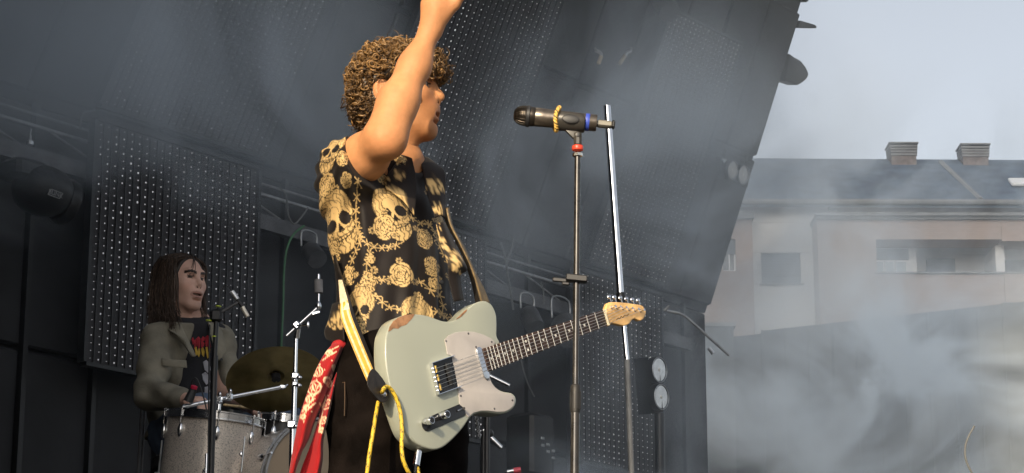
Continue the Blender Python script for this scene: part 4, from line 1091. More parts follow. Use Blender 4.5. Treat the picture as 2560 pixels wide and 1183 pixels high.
# hem: cut along an uneven line, higher in front
def hem(X, Y, Z):
    return (zpy(884) + .022 * np.clip((X - xpx(850)) / .15, -.5, 1.5) + .006 * np.sin(X * 40)) - Z + 0 * Y
T.op(hem, T.lo, T.lo + T.h * T.n, .006, 'cut')
Pt, Ft = T.mesh(); Pt = relax(Pt, Ft, 2, .5)
shirt = np_mesh('shirt', Pt, Ft, shirt_m, singer)
shirt['label'] = 'dark short-sleeved shirt printed with cream skulls, roses and barbed wire'
set_color(shirt, cloth_colors(Pt))
def sheet(name, rows, m, parent, th=.002, cols=None, sub=3, label=None, sub2=None):
    """rows: list of lists of 3D points (a grid); smoothed, thickened cloth"""
    R_ = [catmull(r, sub2 or sub) for r in rows]; Cc = []
    for j in range(len(R_[0])): Cc.append(catmull([r[j] for r in R_], sub))
    G = np.array([[list(p) for p in c] for c in Cc]); nu, nv = G.shape[:2]
    du = np.gradient(G, axis=0); dv = np.gradient(G, axis=1); nn = np.cross(du, dv); nn /= np.linalg.norm(nn, axis=2)[:, :, None] + 1e-12
    P_ = np.concatenate([(G + nn * th / 2).reshape(-1, 3), (G - nn * th / 2).reshape(-1, 3)]); n0 = nu * nv; F_ = []
    for i in range(nu - 1):
        for j in range(nv - 1):
            a = i * nv + j; q = (a, a + 1, a + nv + 1, a + nv); F_.append(q); F_.append(tuple(x + n0 for x in q[::-1]))
    bd = [i * nv for i in range(nu)] + [(nu - 1) * nv + j for j in range(1, nv)] + [i * nv + nv - 1 for i in range(nu - 2, -1, -1)] + [j for j in range(nv - 2, 0, -1)]
    for i in range(len(bd)): a, b = bd[i], bd[(i + 1) % len(bd)]; F_.append((a, b, b + n0, a + n0))
    o = np_mesh(name, P_, np.array(F_), m, parent)
    if cols is not None: set_color(o, cols(P_))
    if label: o['label'] = label
    return o
def prow(pts): return [at(*p) for p in pts]
# collar flaps and the open front edge
sheet('collar', [prow([(1004, 388, 5.33), (990, 408, 5.30), (968, 440, 5.27), (962, 470, 5.265)]), prow([(1018, 392, 5.32), (1018, 425, 5.285), (1012, 462, 5.26), (1005, 500, 5.255)]), prow([(1030, 396, 5.31), (1040, 445, 5.28), (1040, 490, 5.265), (1036, 540, 5.26)])], shirt_m, shirt, .003, cloth_colors, 6)
sheet('collar', [prow([(1046, 388, 5.42), (1058, 430, 5.37), (1066, 480, 5.33), (1088, 545, 5.30)]), prow([(1070, 395, 5.44), (1086, 430, 5.38), (1096, 480, 5.34), (1103, 540, 5.31)]), prow([(1092, 412, 5.45), (1112, 432, 5.40), (1113, 490, 5.36), (1113, 548, 5.33)])], shirt_m, shirt, .003, cloth_colors, 6)
sheet('front_edge', [prow([(1090, 560, 5.27), (1100, 610, 5.265), (1118, 660, 5.26), (1122, 700, 5.27), (1135, 755, 5.28)]), prow([(1105, 556, 5.28), (1122, 610, 5.27), (1148, 655, 5.265), (1142, 690, 5.28), (1150, 752, 5.29)]), prow([(1112, 556, 5.31), (1140, 618, 5.30), (1167, 672, 5.30), (1150, 690, 5.31), (1158, 750, 5.32)])], shirt_m, shirt, .003, cloth_colors, 6)
sheet('shirt_tail', [prow([(832, 760, 5.36), (822, 800, 5.35), (812, 828, 5.34), (816, 848, 5.34)]), prow([(848, 755, 5.31), (840, 800, 5.30), (838, 832, 5.29), (840, 856, 5.29)]), prow([(868, 760, 5.27), (862, 800, 5.26), (860, 830, 5.26), (862, 852, 5.26)])], shirt_m, shirt, .003, cloth_colors, 6)
MB().lathe(at(1104, 705, 5.262), Vector((.5, -.85, 0)), [(.005, 0), (.005, .0015), (.002, .002)], 10).build('button', black_plastic, shirt)

# --- trousers, belt
jean_m = mat('black_denim', (0.0055, 0.0042, 0.0038), 0.95, var=0.4, scale=14, bump=0.3, bscale=420, spec=0.04)
J = Field((-.58, 4.95, FL + .04), (.35, 5.9, zpy(830)), .0055)
J.loft([zpy(1060), zpy(1000), zpy(940), zpy(890), zpy(845)], [(xpx(1000), 5.42), (xpx(998), 5.42), (xpx(998), 5.42), (xpx(996), 5.42), (xpx(994), 5.42)], [.185, .20, .192, .178, .168], [.125, .145, .135, .118, .112], SL, SC, .03, pw=2.2)
J.chain([hipR + Vector((-.0, 0, -.05)), Vector((knR.x - .005, knR.y, FL + .53)), anR + Vector((0, 0, .02))], [.122, .082, .062], .05)
J.chain([hipL + Vector((0, 0, -.05)), Vector((knL.x, knL.y, FL + .53)), anL + Vector((0, 0, .02))], [.122, .082, .062], .05)
J.ell(at(905, 985, 5.36) + Vector((.01, 0, 0)), (.085, .09, .085), .06)
J.op(lambda X, Y, Z: np.sin(Z * 46 + X * 18 + np.sin(Y * 20) * 1.6) * .0035 * np.clip((zpy(1030) - Z) / .12, 0, 1) + np.sin(Z * 90 - X * 60) * .0012, J.lo, J.lo + J.h * J.n, mode='disp')
Pj, Fj = J.mesh(); Pj = relax(Pj, Fj, 2, .5)
jeans = np_mesh('trousers', Pj, Fj, jean_m, singer)
def ring_band(name, py0, py1, r_add, m, parent, a0=0, a1=360, yc=5.42):
    mb = MB(); n = 64; vs = []; th = .004
    for i in range(n + 1):
        an = R(a0 + (a1 - a0) * i / n)
        for (py, rr) in ((py0, r_add), (py1, r_add), (py1, r_add - th), (py0, r_add - th)):
            A_ = .168 + rr; B_ = .112 + rr
            q = Vector((xpx(994), yc, zpy(py))) + SL * (A_ * abs(math.cos(an)) ** .92 * (1 if math.cos(an) > 0 else -1)) + SC * (B_ * abs(math.sin(an)) ** .92 * (1 if math.sin(an) > 0 else -1))
            vs.append(q)
    fs = []
    for i in range(n):
        for k in range(4): a = i * 4 + k; b = i * 4 + (k + 1) % 4; fs.append((a, b, b + 4, a + 4))
    return mb.add(vs, fs).build(name, m, parent)
belt_m = mat('dark_leather_belt', (0.035, 0.018, 0.010), 0.75, var=0.3, scale=30, spec=0.2)
ring_band('belt', 858, 892, .006, belt_m, singer)
for an in (200, 250, 300):
    q = Vector((xpx(994), 5.42, zpy(872))) + SL * (.184 * math.cos(R(an))) + SC * (.128 * math.sin(R(an)))
    MB().cbox(q, (.014, .008, .06), None, .003).build('belt_loop', jean_m, jeans)
stm = mat('brown_stitching', (.06, .035, .018), .8)
for pts in ([(838, 962, 5.29), (850, 958, 5.25), (862, 956, 5.225)], [(862, 956, 5.225), (862, 1000, 5.215), (861, 1040, 5.22)]):
    MB().tube(catmull([at(*p) for p in pts], 5), .0014, 5).build('pocket_seam', stm, jeans)
shoe_m = mat('black_leather_shoe', (0.015, 0.014, 0.013), 0.4)
for a_ in (anR, anL):
    F_ = Field((a_.x - .3, a_.y - .3, FL - .01), (a_.x + .4, a_.y + .4, FL + .2), .006)
    F_.cone(a_ + Vector((0, 0, .03)), a_ + Vector((0, 0, -.04)), .056, .05, .02); F_.cone(a_ + Vector((0, 0, -.045)), a_ + SC * .16 + Vector((0, 0, -.05)), .046, .04, .03)
    F_.op(lambda X, Y, Z: FL + .002 - Z + 0 * X + 0 * Y, F_.lo, F_.lo + F_.h * F_.n, .004, 'cut')
    Ps, Fs = F_.mesh(); np_mesh('shoe', relax(Ps, Fs), Fs, shoe_m, singer)
# ---------------------------------------------------------------- strap, lead, bandana, microphone on its stand
leather = mat('black_leather', (0.012, 0.010, 0.009), 0.45, var=0.3, scale=60, bump=0.2)
strap_y = mat('yellow_strap_print', (0.60, 0.34, 0.04), 0.6, var=0.1, scale=50)
strap_c = mat('cream_strap_print', (0.62, 0.52, 0.36), 0.6, var=0.15, scale=120)
strap_b = mat('worn_brown_strap', (0.16, 0.11, 0.05), 0.6, var=0.25, scale=60, bump=0.2)
st = thing('guitar_strap', at(880, 850, 5.22), 'black guitar strap with yellow and cream print over the singer\'s shoulder', 'strap')
L_ = [(834, 640, 5.30), (846, 700, 5.26), (850, 760, 5.20), (853, 800, 5.175), (885, 880, 5.165), (920, 962, 5.16)]
Rr = [(839, 638, 5.29), (858, 700, 5.235), (875, 748, 5.19), (886, 786, 5.185), (910, 848, 5.18), (940, 920, 5.175)]
sheet('band', [prow(L_), prow([((a[0] + b[0]) / 2, (a[1] + b[1]) / 2, (a[2] + b[2]) / 2 - .006) for a, b in zip(L_, Rr)]), prow(Rr)], leather, st, .004, None, 5)
def lerp3(a, b, f): return tuple(a[i] + (b[i] - a[i]) * f for i in range(3))
def inner(f0, f1, i0, i1, dy): 
    rows = []
    for f in (f0, (f0 + f1) / 2, f1): rows.append(prow([(q[0], q[1], q[2] - dy) for q in [lerp3(L_[i], Rr[i], f) for i in range(i0, i1)]]))
    return rows
pr_ = sheet('print', inner(.02, .78, 1, 6, .011), strap_c, st, .001, None, 6)
sheet('print_stripe', inner(.28, .52, 2, 6, .0125), strap_y, pr_, .001, None, 6)
sheet('print_stripe', inner(.03, .12, 2, 6, .0125), strap_y, pr_, .001, None, 6)
sheet('print_stripe', inner(.68, .76, 2, 6, .0125), strap_y, pr_, .001, None, 6)
TAB = [(919, 962), (931, 922), (952, 940), (966, 962), (974, 985), (971, 1000), (960, 1006), (946, 1000)]
MB().prism([gp(x, y, .004) for x, y in smooth_px(TAB, 3)], GN, .004, .001).build('end_tab', leather, st)
MB().lathe(gp(958, 986, .0042), GN, [(.004, 0), (.0075, .001), (.007, .005), (.003, .0075)], 14).build('strap_button', chrome, st)
sheet('front_band', [prow([(1108, 520, 5.36), (1116, 556, 5.355), (1138, 600, 5.35), (1160, 648, 5.355), (1180, 710, 5.37), (1190, 760, 5.38)]), prow([(1116, 520, 5.34), (1126, 562, 5.335), (1150, 610, 5.34), (1176, 665, 5.35), (1192, 715, 5.36), (1204, 760, 5.37)])], leather, st, .004, None, 5)
sheet('front_band', [prow([(1116.5, 520, 5.338), (1126.5, 562, 5.333), (1150.5, 610, 5.338), (1176.5, 665, 5.348), (1192.5, 715, 5.358), (1204.5, 760, 5.368)]), prow([(1121, 520, 5.37), (1133, 570, 5.37), (1162, 622, 5.38), (1188, 682, 5.39), (1208, 720, 5.40), (1224, 758, 5.41)])], strap_b, st, .004, None, 5)
# strap over the shoulder and back
sheet('band', [prow([(834, 640, 5.30), (832, 560, 5.36), (850, 460, 5.50), (900, 380, 5.58), (960, 352, 5.56), (1030, 372, 5.50), (1080, 440, 5.43), (1108, 520, 5.36)]), prow([(838, 638, 5.29), (840, 550, 5.40), (860, 450, 5.54), (910, 375, 5.62), (970, 350, 5.60), (1045, 372, 5.54), (1092, 440, 5.46), (1116, 520, 5.34)])], leather, st, .004, None, 4) if False else None

# lead: yellow woven cable with dark flecks
cab_m = attr_mat('yellow_woven_cable', 'paint', rough=0.6, var=0.1)
cab = thing('guitar_lead', at(930, 1180, 5.12), 'yellow woven guitar lead with black flecks looped through the strap', 'cable')
def cable(pts, r, name='cable', n=14):
    P_ = catmull([p if isinstance(p, Vector) else at(*p) for p in pts], n); P_ = [list(p) for p in P_]
    Q = np.array(P_); seg = 10; add_tube_np(Q, np.full(len(Q), r), seg, np.array((.62, .42, .03)))
    C_ = hc[-1]; k = 0
    for i in range(len(Q)):
        for j in range(seg):
            ph = (i * .75 + j * 1.26)
            if math.sin(ph) > .80 and (i // 2) % 3 != 1: C_[i * seg + j] = (.03, .035, .03)
    return hair_flush(name, cab_m, cab)
cable([(946, 1004, 5.15), (941, 1030, 5.135), (932, 1085, 5.125), (923, 1140, 5.12), (916, 1200, 5.12), (908, 1300, 5.12), (900, 1500, 5.14), (880, 1800, 5.2)], .0048)
cable([(962, 1000, 5.175), gp(956, 980, .012), gp(966, 967, .012), gp(980, 977, .010), gp(996, 1010, .009), gp(1003, 1045, .0085), gp(1005, 1080, .009), gp(1004, 1112, .012), gp(1008, 1150, .012), gp(1022, 1182, .006), gp(1036, 1198, -.01), gp(1046, 1190, -.02), gp(1043, 1168, -.022)], .0048)
jk = gp(1046, 1126, -.022); jk2 = gp(1040, 1164, -.022)
MB().cyl(jk, jk2, .0085, 14).build('jack_plug', chrome, cab)
MB().cyl(jk2, jk2 + (jk2 - jk) * .5, .005, 10, .0035).build('plug_boot', black_plastic, cab)

# red bandana hanging from the back of the belt
def bandana_paint(P):
    U, V_ = to_px(P, 5.235); n = len(U); col = np.tile((.30, .008, .011), (n, 1)); cr = np.array((.82, .56, .36))
    m = np.zeros(n, bool)
    def ringm(cx, cy, r, w): d = np.hypot((U - cx), (V_ - cy)); return np.abs(d - r) < w
    def band(p, q, w): 
        px_, py_ = q[0] - p[0], q[1] - p[1]; L2 = px_ ** 2 + py_ ** 2; t = np.clip(((U - p[0]) * px_ + (V_ - p[1]) * py_) / L2, 0, 1); return np.hypot(U - p[0] - px_ * t, V_ - p[1] - py_ * t) < w
    for (cx, cy, r) in ((787, 972, 17), (795, 930, 12), (775, 1000, 9), (822, 880, 8), (767, 1022, 7), (760, 1045, 6), (816, 1010, 12), (820, 955, 8), (808, 1050, 9), (803, 1075, 6), (838, 920, 6)):
        m |= ringm(cx, cy, r, 2.0); d = np.hypot(U - cx, V_ - cy); th = np.arctan2(V_ - cy, U - cx)
        m |= (d < r * .68) & (np.sin(th * 5 + d * .9) > -.1)
    for (p, q) in (((757, 1030), (790, 1000)), ((752, 1046), (790, 1012)), ((812, 985), (795, 1080)), ((800, 885), (845, 865)), ((805, 900), (840, 880)), ((795, 1040), (806, 1095)), ((828, 940), (848, 905))): m |= band(p, q, 1.7)
    for i in range(30):
        cx = 745 + (i * 37) % 105; cy = 880 + (i * 53) % 200; m |= np.hypot(U - cx, V_ - cy) < 2.2
    m &= V_ < 1068 - (U - 770) * .15 + 22 * (U > 795)
    col[m] = cr; return col
ban_m = attr_mat('red_bandana_cotton', 'paint', rough=0.8, var=0.06, vscale=60, bump=0.1, bscale=500, sheen=0.2, spec=0.2)
bn = thing('bandana', at(800, 1000, 5.25), 'red paisley bandana hanging in two strips from the singer\'s belt', 'bandana')
sheet('strip', [prow([(836, 856, 5.27), (812, 885, 5.25), (788, 930, 5.24), (768, 985, 5.235), (750, 1040, 5.23), (736, 1105, 5.235), (722, 1190, 5.24), (716, 1230, 5.25)]),
                prow([(846, 862, 5.245), (826, 900, 5.225), (806, 945, 5.215), (786, 1000, 5.212), (764, 1055, 5.21), (752, 1110, 5.215), (740, 1150, 5.22), (733, 1195, 5.24)]),
                prow([(854, 868, 5.25), (838, 905, 5.235), (818, 955, 5.23), (800, 1005, 5.235), (778, 1055, 5.235), (766, 1100, 5.24), (752, 1132, 5.25), (742, 1165, 5.27)]),
                prow([(858, 880, 5.29), (842, 915, 5.28), (826, 960, 5.28), (806, 1010, 5.28), (786, 1056, 5.28), (772, 1098, 5.285), (756, 1126, 5.29), (748, 1150, 5.31)])], ban_m, bn, .002, bandana_paint, 9, None, 18)
sheet('strip', [prow([(846, 892, 5.30), (828, 930, 5.285), (812, 985, 5.27), (796, 1050, 5.265), (778, 1110, 5.265), (758, 1160, 5.27), (742, 1210, 5.28)]),
                prow([(854, 893, 5.275), (838, 935, 5.265), (822, 990, 5.25), (807, 1050, 5.245), (788, 1105, 5.255), (772, 1150, 5.27), (756, 1210, 5.28)]),
                prow([(858, 896, 5.27), (840, 940, 5.25), (828, 990, 5.235), (816, 1045, 5.232), (802, 1100, 5.24), (798, 1150, 5.245), (784, 1210, 5.25)]),
                prow([(862, 900, 5.29), (846, 945, 5.28), (832, 995, 5.27), (820, 1048, 5.27), (808, 1100, 5.28), (806, 1150, 5.285), (796, 1210, 5.29)])], ban_m, bn, .002, bandana_paint, 9, None, 18)
MB().ball(at(848, 864, 5.28), .02, 12, 8, (1, 1, .7)).build('knot', mat('red_cotton', (.30, .008, .011), .8, var=.1), bn)

# microphone stand
YS = 5.10
def msp(py, dx=0, Y=YS): 
    f = (py - 385) / 798.0; return at(1444 - 7 * f + dx, py, Y)
ms_tube = mat('black_chrome_tube', (0.03, 0.027, 0.024), 0.22, 0.35, var=0.15, scale=40, spec=0.7)
foot = msp(1183) + (msp(1183) - msp(700)) * ((msp(1183).z - FL) / (msp(700).z - msp(1183).z)); foot.z = FL
mst = thing('microphone_stand', foot, 'straight black microphone stand in front of the singer with a red ring near its top', 'microphone stand')
MB().cyl(msp(392), msp(968), .0072, 18).build('upper_tube', ms_tube, mst)
MB().cyl(msp(1025), Vector((foot.x, foot.y, FL + .03)), .0105, 18).build('lower_tube', ms_tube, mst)
c0, c1 = msp(962), msp(1032); cl = (c1 - c0).length; cdir = (c1 - c0).normalized()
clu = MB().lathe(c0, cdir, [(.009, 0), (.0115, .003), (.0122, .022), (.0122, cl * .94), (.0112, cl)], 24).build('clutch', mat('ribbed_rubber_grip', (.014, .013, .012), .55, var=.2), mst)
rb = MB()
for k in range(22):
    a_ = 2 * math.pi * k / 22; x_, y_, z_ = frame_of(cdir); d_ = x_ * math.cos(a_) + y_ * math.sin(a_)
    rb.box(c0 + cdir * (cl * .56) + d_ * .0124, (.0016, .0016, cl * .62), (d_.cross(cdir), d_, cdir))
rb.build('grip_ribs', black_plastic, clu, smooth=False)
MB().lathe(Vector((foot.x, foot.y, FL)), Zup, [(.125, 0), (.13, .006), (.128, .016), (.03, .026), (.018, .05)], 40).build('base', black_metal, mst)
hc0 = msp(702); bx = (Vector((1, 0, 0)), Vector((0, 1, 0)), Zup)
tiltx = (Vector((1, 0, -.10)).normalized(), Vector((0, 1, 0)), Vector((.10, 0, 1)).normalized())
cl_ = MB().cbox(hc0 + Vector((.0, -.004, .004)), (.052, .026, .017), tiltx, .003).build('cable_clamp', black_plastic, mst)
MB().cbox(hc0 + Vector((-.040, -.006, 0)), (.034, .010, .010), tiltx, .002).build('clamp_jaw', black_plastic, cl_)
MB().cbox(hc0 + Vector((-.026, -.008, -.009)), (.018, .008, .008), tiltx, .002).build('clamp_lever', black_plastic, cl_)
MB().lathe(msp(388), Zup, [(.0085, -.004), (.0125, -.003), (.0125, .004), (.0095, .006)], 8).build('nut', mat('nickel_nut', (.75, .70, .6), .2, 1.0), mst)
MB().lathe(msp(376), Zup, [(.0128, 0), (.0136, .0015), (.0136, .0095), (.0128, .011)], 24).build('red_ring', mat('red_plastic_ring', (.62, .06, .03), .4), mst)
jb = msp(364); clip_m = mat('dark_clip_plastic', (.035, .032, .028), .4, var=.15)
MB().cbox(jb + Vector((0, 0, .016)), (.019, .020, .040), None, .006).build('clip_post', clip_m, mst)
MB().lathe(jb + Vector((0, -.0095, .024)), Vector((0, -1, 0)), [(.0055, 0), (.0055, .002), (.003, .0025)], 14).build('pivot_screw', black_metal, mst)
# microphone lying in its clip
M0 = at(1284, 287, 5.10); M1 = at(1492, 308, 5.10); MX = (M1 - M0).normalized(); ML = (M1 - M0).length
mic = thing('microphone', at(1440, 325, 5.10), 'dark handheld wireless microphone with twisted yellow band on the near stand', 'microphone')
px2m = (at(1384, 300, 5.1) - at(1284, 300, 5.1)).length / 100
grm = mat('microphone_mesh', (.05, .042, .034), .35, .8, var=.3, scale=30)
gr = MB().lathe(M0, MX, [(.003, .0), (.012, .002), (.0195, .009), (.0235, .02), (.0245, .0285), (.0245, .031)], 28).build('grille', grm, mic)
wv = MB()
for k in range(20):
    a_ = 2 * math.pi * k / 20; x_, y_, z_ = frame_of(MX); d_ = x_ * math.cos(a_) + y_ * math.sin(a_)
    wv.tube([M0 + MX * h + d_ * (r + .0002) for r, h in ((.005, .0006), (.012, .002), (.0195, .009), (.0235, .02), (.0245, .029))], .0006, 4)
for h, r in ((.004, .0155), (.008, .019), (.012, .0212), (.016, .0227), (.020, .0237), (.024, .0242), (.028, .0246)):
    x_, y_, z_ = frame_of(MX); wv.tube([M0 + MX * h + (x_ * math.cos(2 * math.pi * i / 24) + y_ * math.sin(2 * math.pi * i / 24)) * r for i in range(25)], .0006, 4)
wv.build('mesh_wire', grm, gr)
MB().lathe(M0 + MX * .030, MX, [(.0245, 0), (.0265, .002), (.0268, .0085), (.0245, .0105)], 32).build('grille_ring', black_plastic, gr)
lo_ = MB().lathe(M0 + MX * .040, MX, [(.0240, 0), (.0243, .004), (.0236, .010), (.0222, .0135)], 28).build('lower_grille', grm, gr)
bl_ = ML - .0525
MB().lathe(M0 + MX * .0525, MX, [(.0222, -.001), (.0232, .001), (.0228, .02), (.0215, .06), (.0205, bl_ - .004), (.0195, bl_)], 36).build('body', mat('dark_metallic_body', (.16, .135, .11), .32, .85, var=.08, scale=90), mic)
hb = (at(1463, 306, 5.1) - M0).dot(MX)
MB().lathe(M0 + MX * hb, MX, [(.0208, 0), (.0214, .001), (.0214, .009), (.0208, .010)], 30).build('blue_band', mat('blue_tape', (.03, .06, .35), .5), mic)
MB().cbox(M1 + MX * .018 + Vector((0, 0, -.001)), (.040, .020, .017), (MX, Vector((0, 1, 0)), MX.cross(Vector((0, 1, 0)))), .004).build('antenna_cap', mat('grey_antenna_cap', (.16, .15, .12), .45), mic)
MB().cbox(M1 + MX * .040, (.008, .021, .019), (MX, Vector((0, 1, 0)), MX.cross(Vector((0, 1, 0)))), .003).build('antenna_tip', black_plastic, mic)
# clip cradle belongs to the stand
ck = (at(1428, 304, 5.1) - M0).dot(MX); cc = M0 + MX * ck; x_, y_, z_ = frame_of(MX)
crd = MB(); vs = []; nseg = 22
for j, (dl, rr) in enumerate(((-.033, .0235), (-.030, .0248), (.030, .0244), (.033, .0232))):
    for i in range(nseg):
        a_ = R(150 + 240 * i / (nseg - 1)); d_ = Vector((0, math.cos(a_), math.sin(a_))); d_ = (d_ - MX * d_.dot(MX)).normalized()
        narrow = 1 - .55 * max(0, math.sin(a_))
        vs.append(cc + MX * (dl * narrow) + d_ * rr)
fs = [(j * nseg + i, j * nseg + i + 1, (j + 1) * nseg + i + 1, (j + 1) * nseg + i) for j in range(3) for i in range(nseg - 1)]
crd.add(vs, fs); co = crd.build('clip_cradle', clip_m, mst)
sm_ = co.modifiers.new('thick', 'SOLIDIFY'); sm_.thickness = .0025; sm_.offset = 1
MB().ball(cc + Vector((-.002, -.0262, -.004)), .022, 20, 10, (1, .14, .52), (MX, Vector((0, 1, 0)), MX.cross(Vector((0, 1, 0))))).build('clip_oval', black_plastic, mst)
MB().prism([at(1410, 322, 5.095), at(1450, 325, 5.095), at(1449, 345, 5.095), at(1432, 345, 5.095)], Vector((0, -1, 0)), .012, .002).build('clip_web', clip_m, mst)
# twisted yellow band round the microphone
kb = (at(1391, 298, 5.1) - M0).dot(MX); bc = M0 + MX * kb; tw = thing('twisted_band', bc + Vector((0, 0, -.03)), 'twisted yellow and black cord ring round the microphone body', 'cord ring')
tp = []; 
for i in range(97):
    a_ = 2 * math.pi * i / 96; tp.append(bc + Zup * (.0285 * math.cos(a_)) + Vector((0, 1, 0)) * (.0275 * math.sin(a_)) + MX * (.004 * math.sin(a_ + 2) + .004 * math.cos(2 * a_)))
for ph, colr in ((0, (.70, .44, .10)), (math.pi, (.70, .44, .10)), (math.pi / 2, (.04, .03, .02))):
    m_ = MB(); pts = []
    for i in range(97):
        a_ = 2 * math.pi * i / 96; rad = (tp[i] - bc).normalized(); tn = (tp[(i + 1) % 96] - tp[i - 1 if i else 95]).normalized(); bi = rad.cross(tn).normalized()
        f = a_ * 12 + ph; pts.append(tp[i] + rad * (.0027 * math.cos(f)) + bi * (.0027 * math.sin(f)))
    m_.tube(pts, .0027 if colr[0] > .1 else .0022, 7); m_.build('strand', mat('cord_%d' % int(colr[0] * 100), colr, .6), tw)
# ---------------------------------------------------------------- the drummer
YD = 9.65
drummer = thing('person', Vector((at(480, 900, YD).x, YD, FL)), 'long-haired drummer in an open olive jacket seated behind the drums', 'person')
DC = Vector((.62, -.785, 0)).normalized(); DLt = Vector((.785, .62, 0)).normalized()      # chest direction, his left
dpx = lambda px, py, dy=0.0: at(px, py, YD + dy)
DHO = dpx(458, 708, -.06); DYAW = math.atan2(-.66, .75)
Dx = Vector((math.cos(DYAW), math.sin(DYAW), -.02)).normalized(); Dy = Zup.cross(Dx).normalized(); Dz = Dx.cross(Dy)
MD = np.array([list(Dx), list(Dy), list(Dz)])
Hd = face_field(h=.0030, mo=.70, mw=1.25, mz=-.001, ears=False); Pd, Fd = Hd.mesh(); Pd = relax(Pd, Fd, 1, .4)
DSK = (.66, .41, .32)
dcol = face_paint(Pd, DSK, (.45, .24, .19), .3, (.025, .016, .012), (.10, .07, .055), 1.25, .70, -.001)
P_dh = Pd @ (MD * 1.06) + np.array(DHO)
skin2 = attr_mat('drummer_skin', 'paint', rough=0.5, var=0.05, vscale=60, spec=0.4)
dn = dpx(478, 800, .02); dsR = dpx(394, 850, -.08); dsL = dpx(545, 852, .10)
deR = dpx(375, 985, -.22); dwR = dpx(475, 1000, -.45)
deL = dpx(570, 985, .02); dwL = dpx(632, 1020, -.32)
dpv = dpx(480, 1085, .10)
DB = Field((dpv.x - .55, YD - .75, FL - .01), (dpv.x + .75, YD + .55, dn.z + .12), .008)
DB.loft([dpv.z - .05, dpv.z + .1, dpv.z + .3, dpv.z + .48, dn.z - .02], [(dpv.x, dpv.y), (dpv.x, dpv.y), (dpv.x, dpv.y - .03), (dn.x, dn.y), (dn.x, dn.y)], [.17, .16, .17, .18, .08], [.12, .115, .115, .11, .07], DLt, DC, .03)
DB.cone(DHO - Dz * .14 - Dx * .03, dn, .058, .062, .03)
DB.chain([dn, dsR, deR, dwR], [.06, .056, .044, .028], .03); DB.chain([dn, dsL, deL, dwL], [.06, .056, .044, .028], .03)
def simple_hand(F_, w, d, side, nrm, curl=.5):
    c = w + d * .05; F_.ell(c, (.05, .041, .018), .02, 'add', (d, side, nrm))
    for o_, L_h in ((-.03, .06), (-.01, .072), (.011, .076), (.031, .068)):
        k0 = c + d * .036 + side * o_; k1 = k0 + d * (L_h * .45) - nrm * .012; k2 = k1 - nrm * (L_h * .42) + d * .004; k3 = k2 - nrm * .01 - d * (L_h * .3)
        F_.chain([k0, k1, k2, k3], [.0105, .0098, .009, .0082], .006)
    t = w + d * .02 + side * .03; F_.chain([t, t + side * .02 + d * .028 - nrm * .01, t + side * .006 + d * .058 - nrm * .022], [.015, .012, .0095], .012)
dRd = (dwR - deR).normalized(); sR = dRd.cross(Zup).normalized(); simple_hand(DB, dwR, dRd, sR, Zup)
dLd = (dwL - deL).normalized(); dLd = Vector((dLd.x, dLd.y, dLd.z * .2)).normalized(); sL_ = dLd.cross(Zup).normalized(); simple_hand(DB, dwL, dLd, -sL_, Zup)
thR = [dpv - DLt * .1 + Vector((0, 0, -.02)), dpv - DLt * .20 + DC * .42 + Vector((0, 0, .02))]; thL = [dpv + DLt * .1 + Vector((0, 0, -.02)), dpv + DLt * .24 + DC * .40 + Vector((0, 0, .02))]
for th in (thR, thL):
    an = th[1] + DC * .06; an = Vector((an.x, an.y, FL + .09))
    DB.chain([th[0], th[1], an], [.08, .056, .04], .03); DB.cone(an + Vector((0, 0, -.05)), an + DC * .15 + Vector((0, 0, -.055)), .034, .028, .02); th.append(an)
Pdb, Fdb = DB.mesh(); Pdb = relax(Pdb, Fdb, 1)
db_o = np_mesh('body', np.concatenate([Pdb, P_dh]), np.concatenate([Fdb, Fd + len(Pdb)]), skin2, drummer)
set_color(db_o, np.concatenate([np.tile(DSK, (len(Pdb), 1)), dcol]))
# jacket, shirt, jeans
jk_m = mat('olive_canvas_jacket', (0.20, 0.182, 0.14), 0.85, var=0.15, scale=10, bump=0.35, bscale=120)
JF = Field((dpv.x - .55, YD - .75, dpv.z - .12), (dpv.x + .6, YD + .5, dn.z + .1), .006)
JF.loft([dpv.z - .03, dpv.z + .1, dpv.z + .3, dpv.z + .47, dn.z - .03], [(dpv.x - .01, dpv.y), (dpv.x - .01, dpv.y), (dpv.x - .005, dpv.y - .03), (dn.x, dn.y), (dn.x, dn.y)], [.195, .19, .188, .185, .10], [.15, .142, .14, .132, .08], DLt, DC, .03, pw=2.3)
JF.chain([dn + Vector((0, 0, -.03)), dsR, dsR.lerp(deR, .55), deR, deR.lerp(dwR, .75)], [.070, .072, .070, .066, .054], .03)
JF.chain([dn + Vector((0, 0, -.03)), dsL, dsL.lerp(deL, .55), deL, deL.lerp(dwL, .75)], [.070, .070, .066, .062, .052], .03)
def jfold(X, Y, Z):
    f = np.sin((Z - dsR.z) * 60 + (X - dsR.x) * 25 + np.sin(Y * 22) * 1.3) * .004 * np.clip((dsR.z - .12 - Z) / .1, 0, 1)
    return f + np.sin(X * 55 + Z * 38) * .0022 + np.sin(X * 30 - Z * 75 + 1) * .0018
JF.op(jfold, JF.lo, JF.lo + JF.h * JF.n, mode='disp')
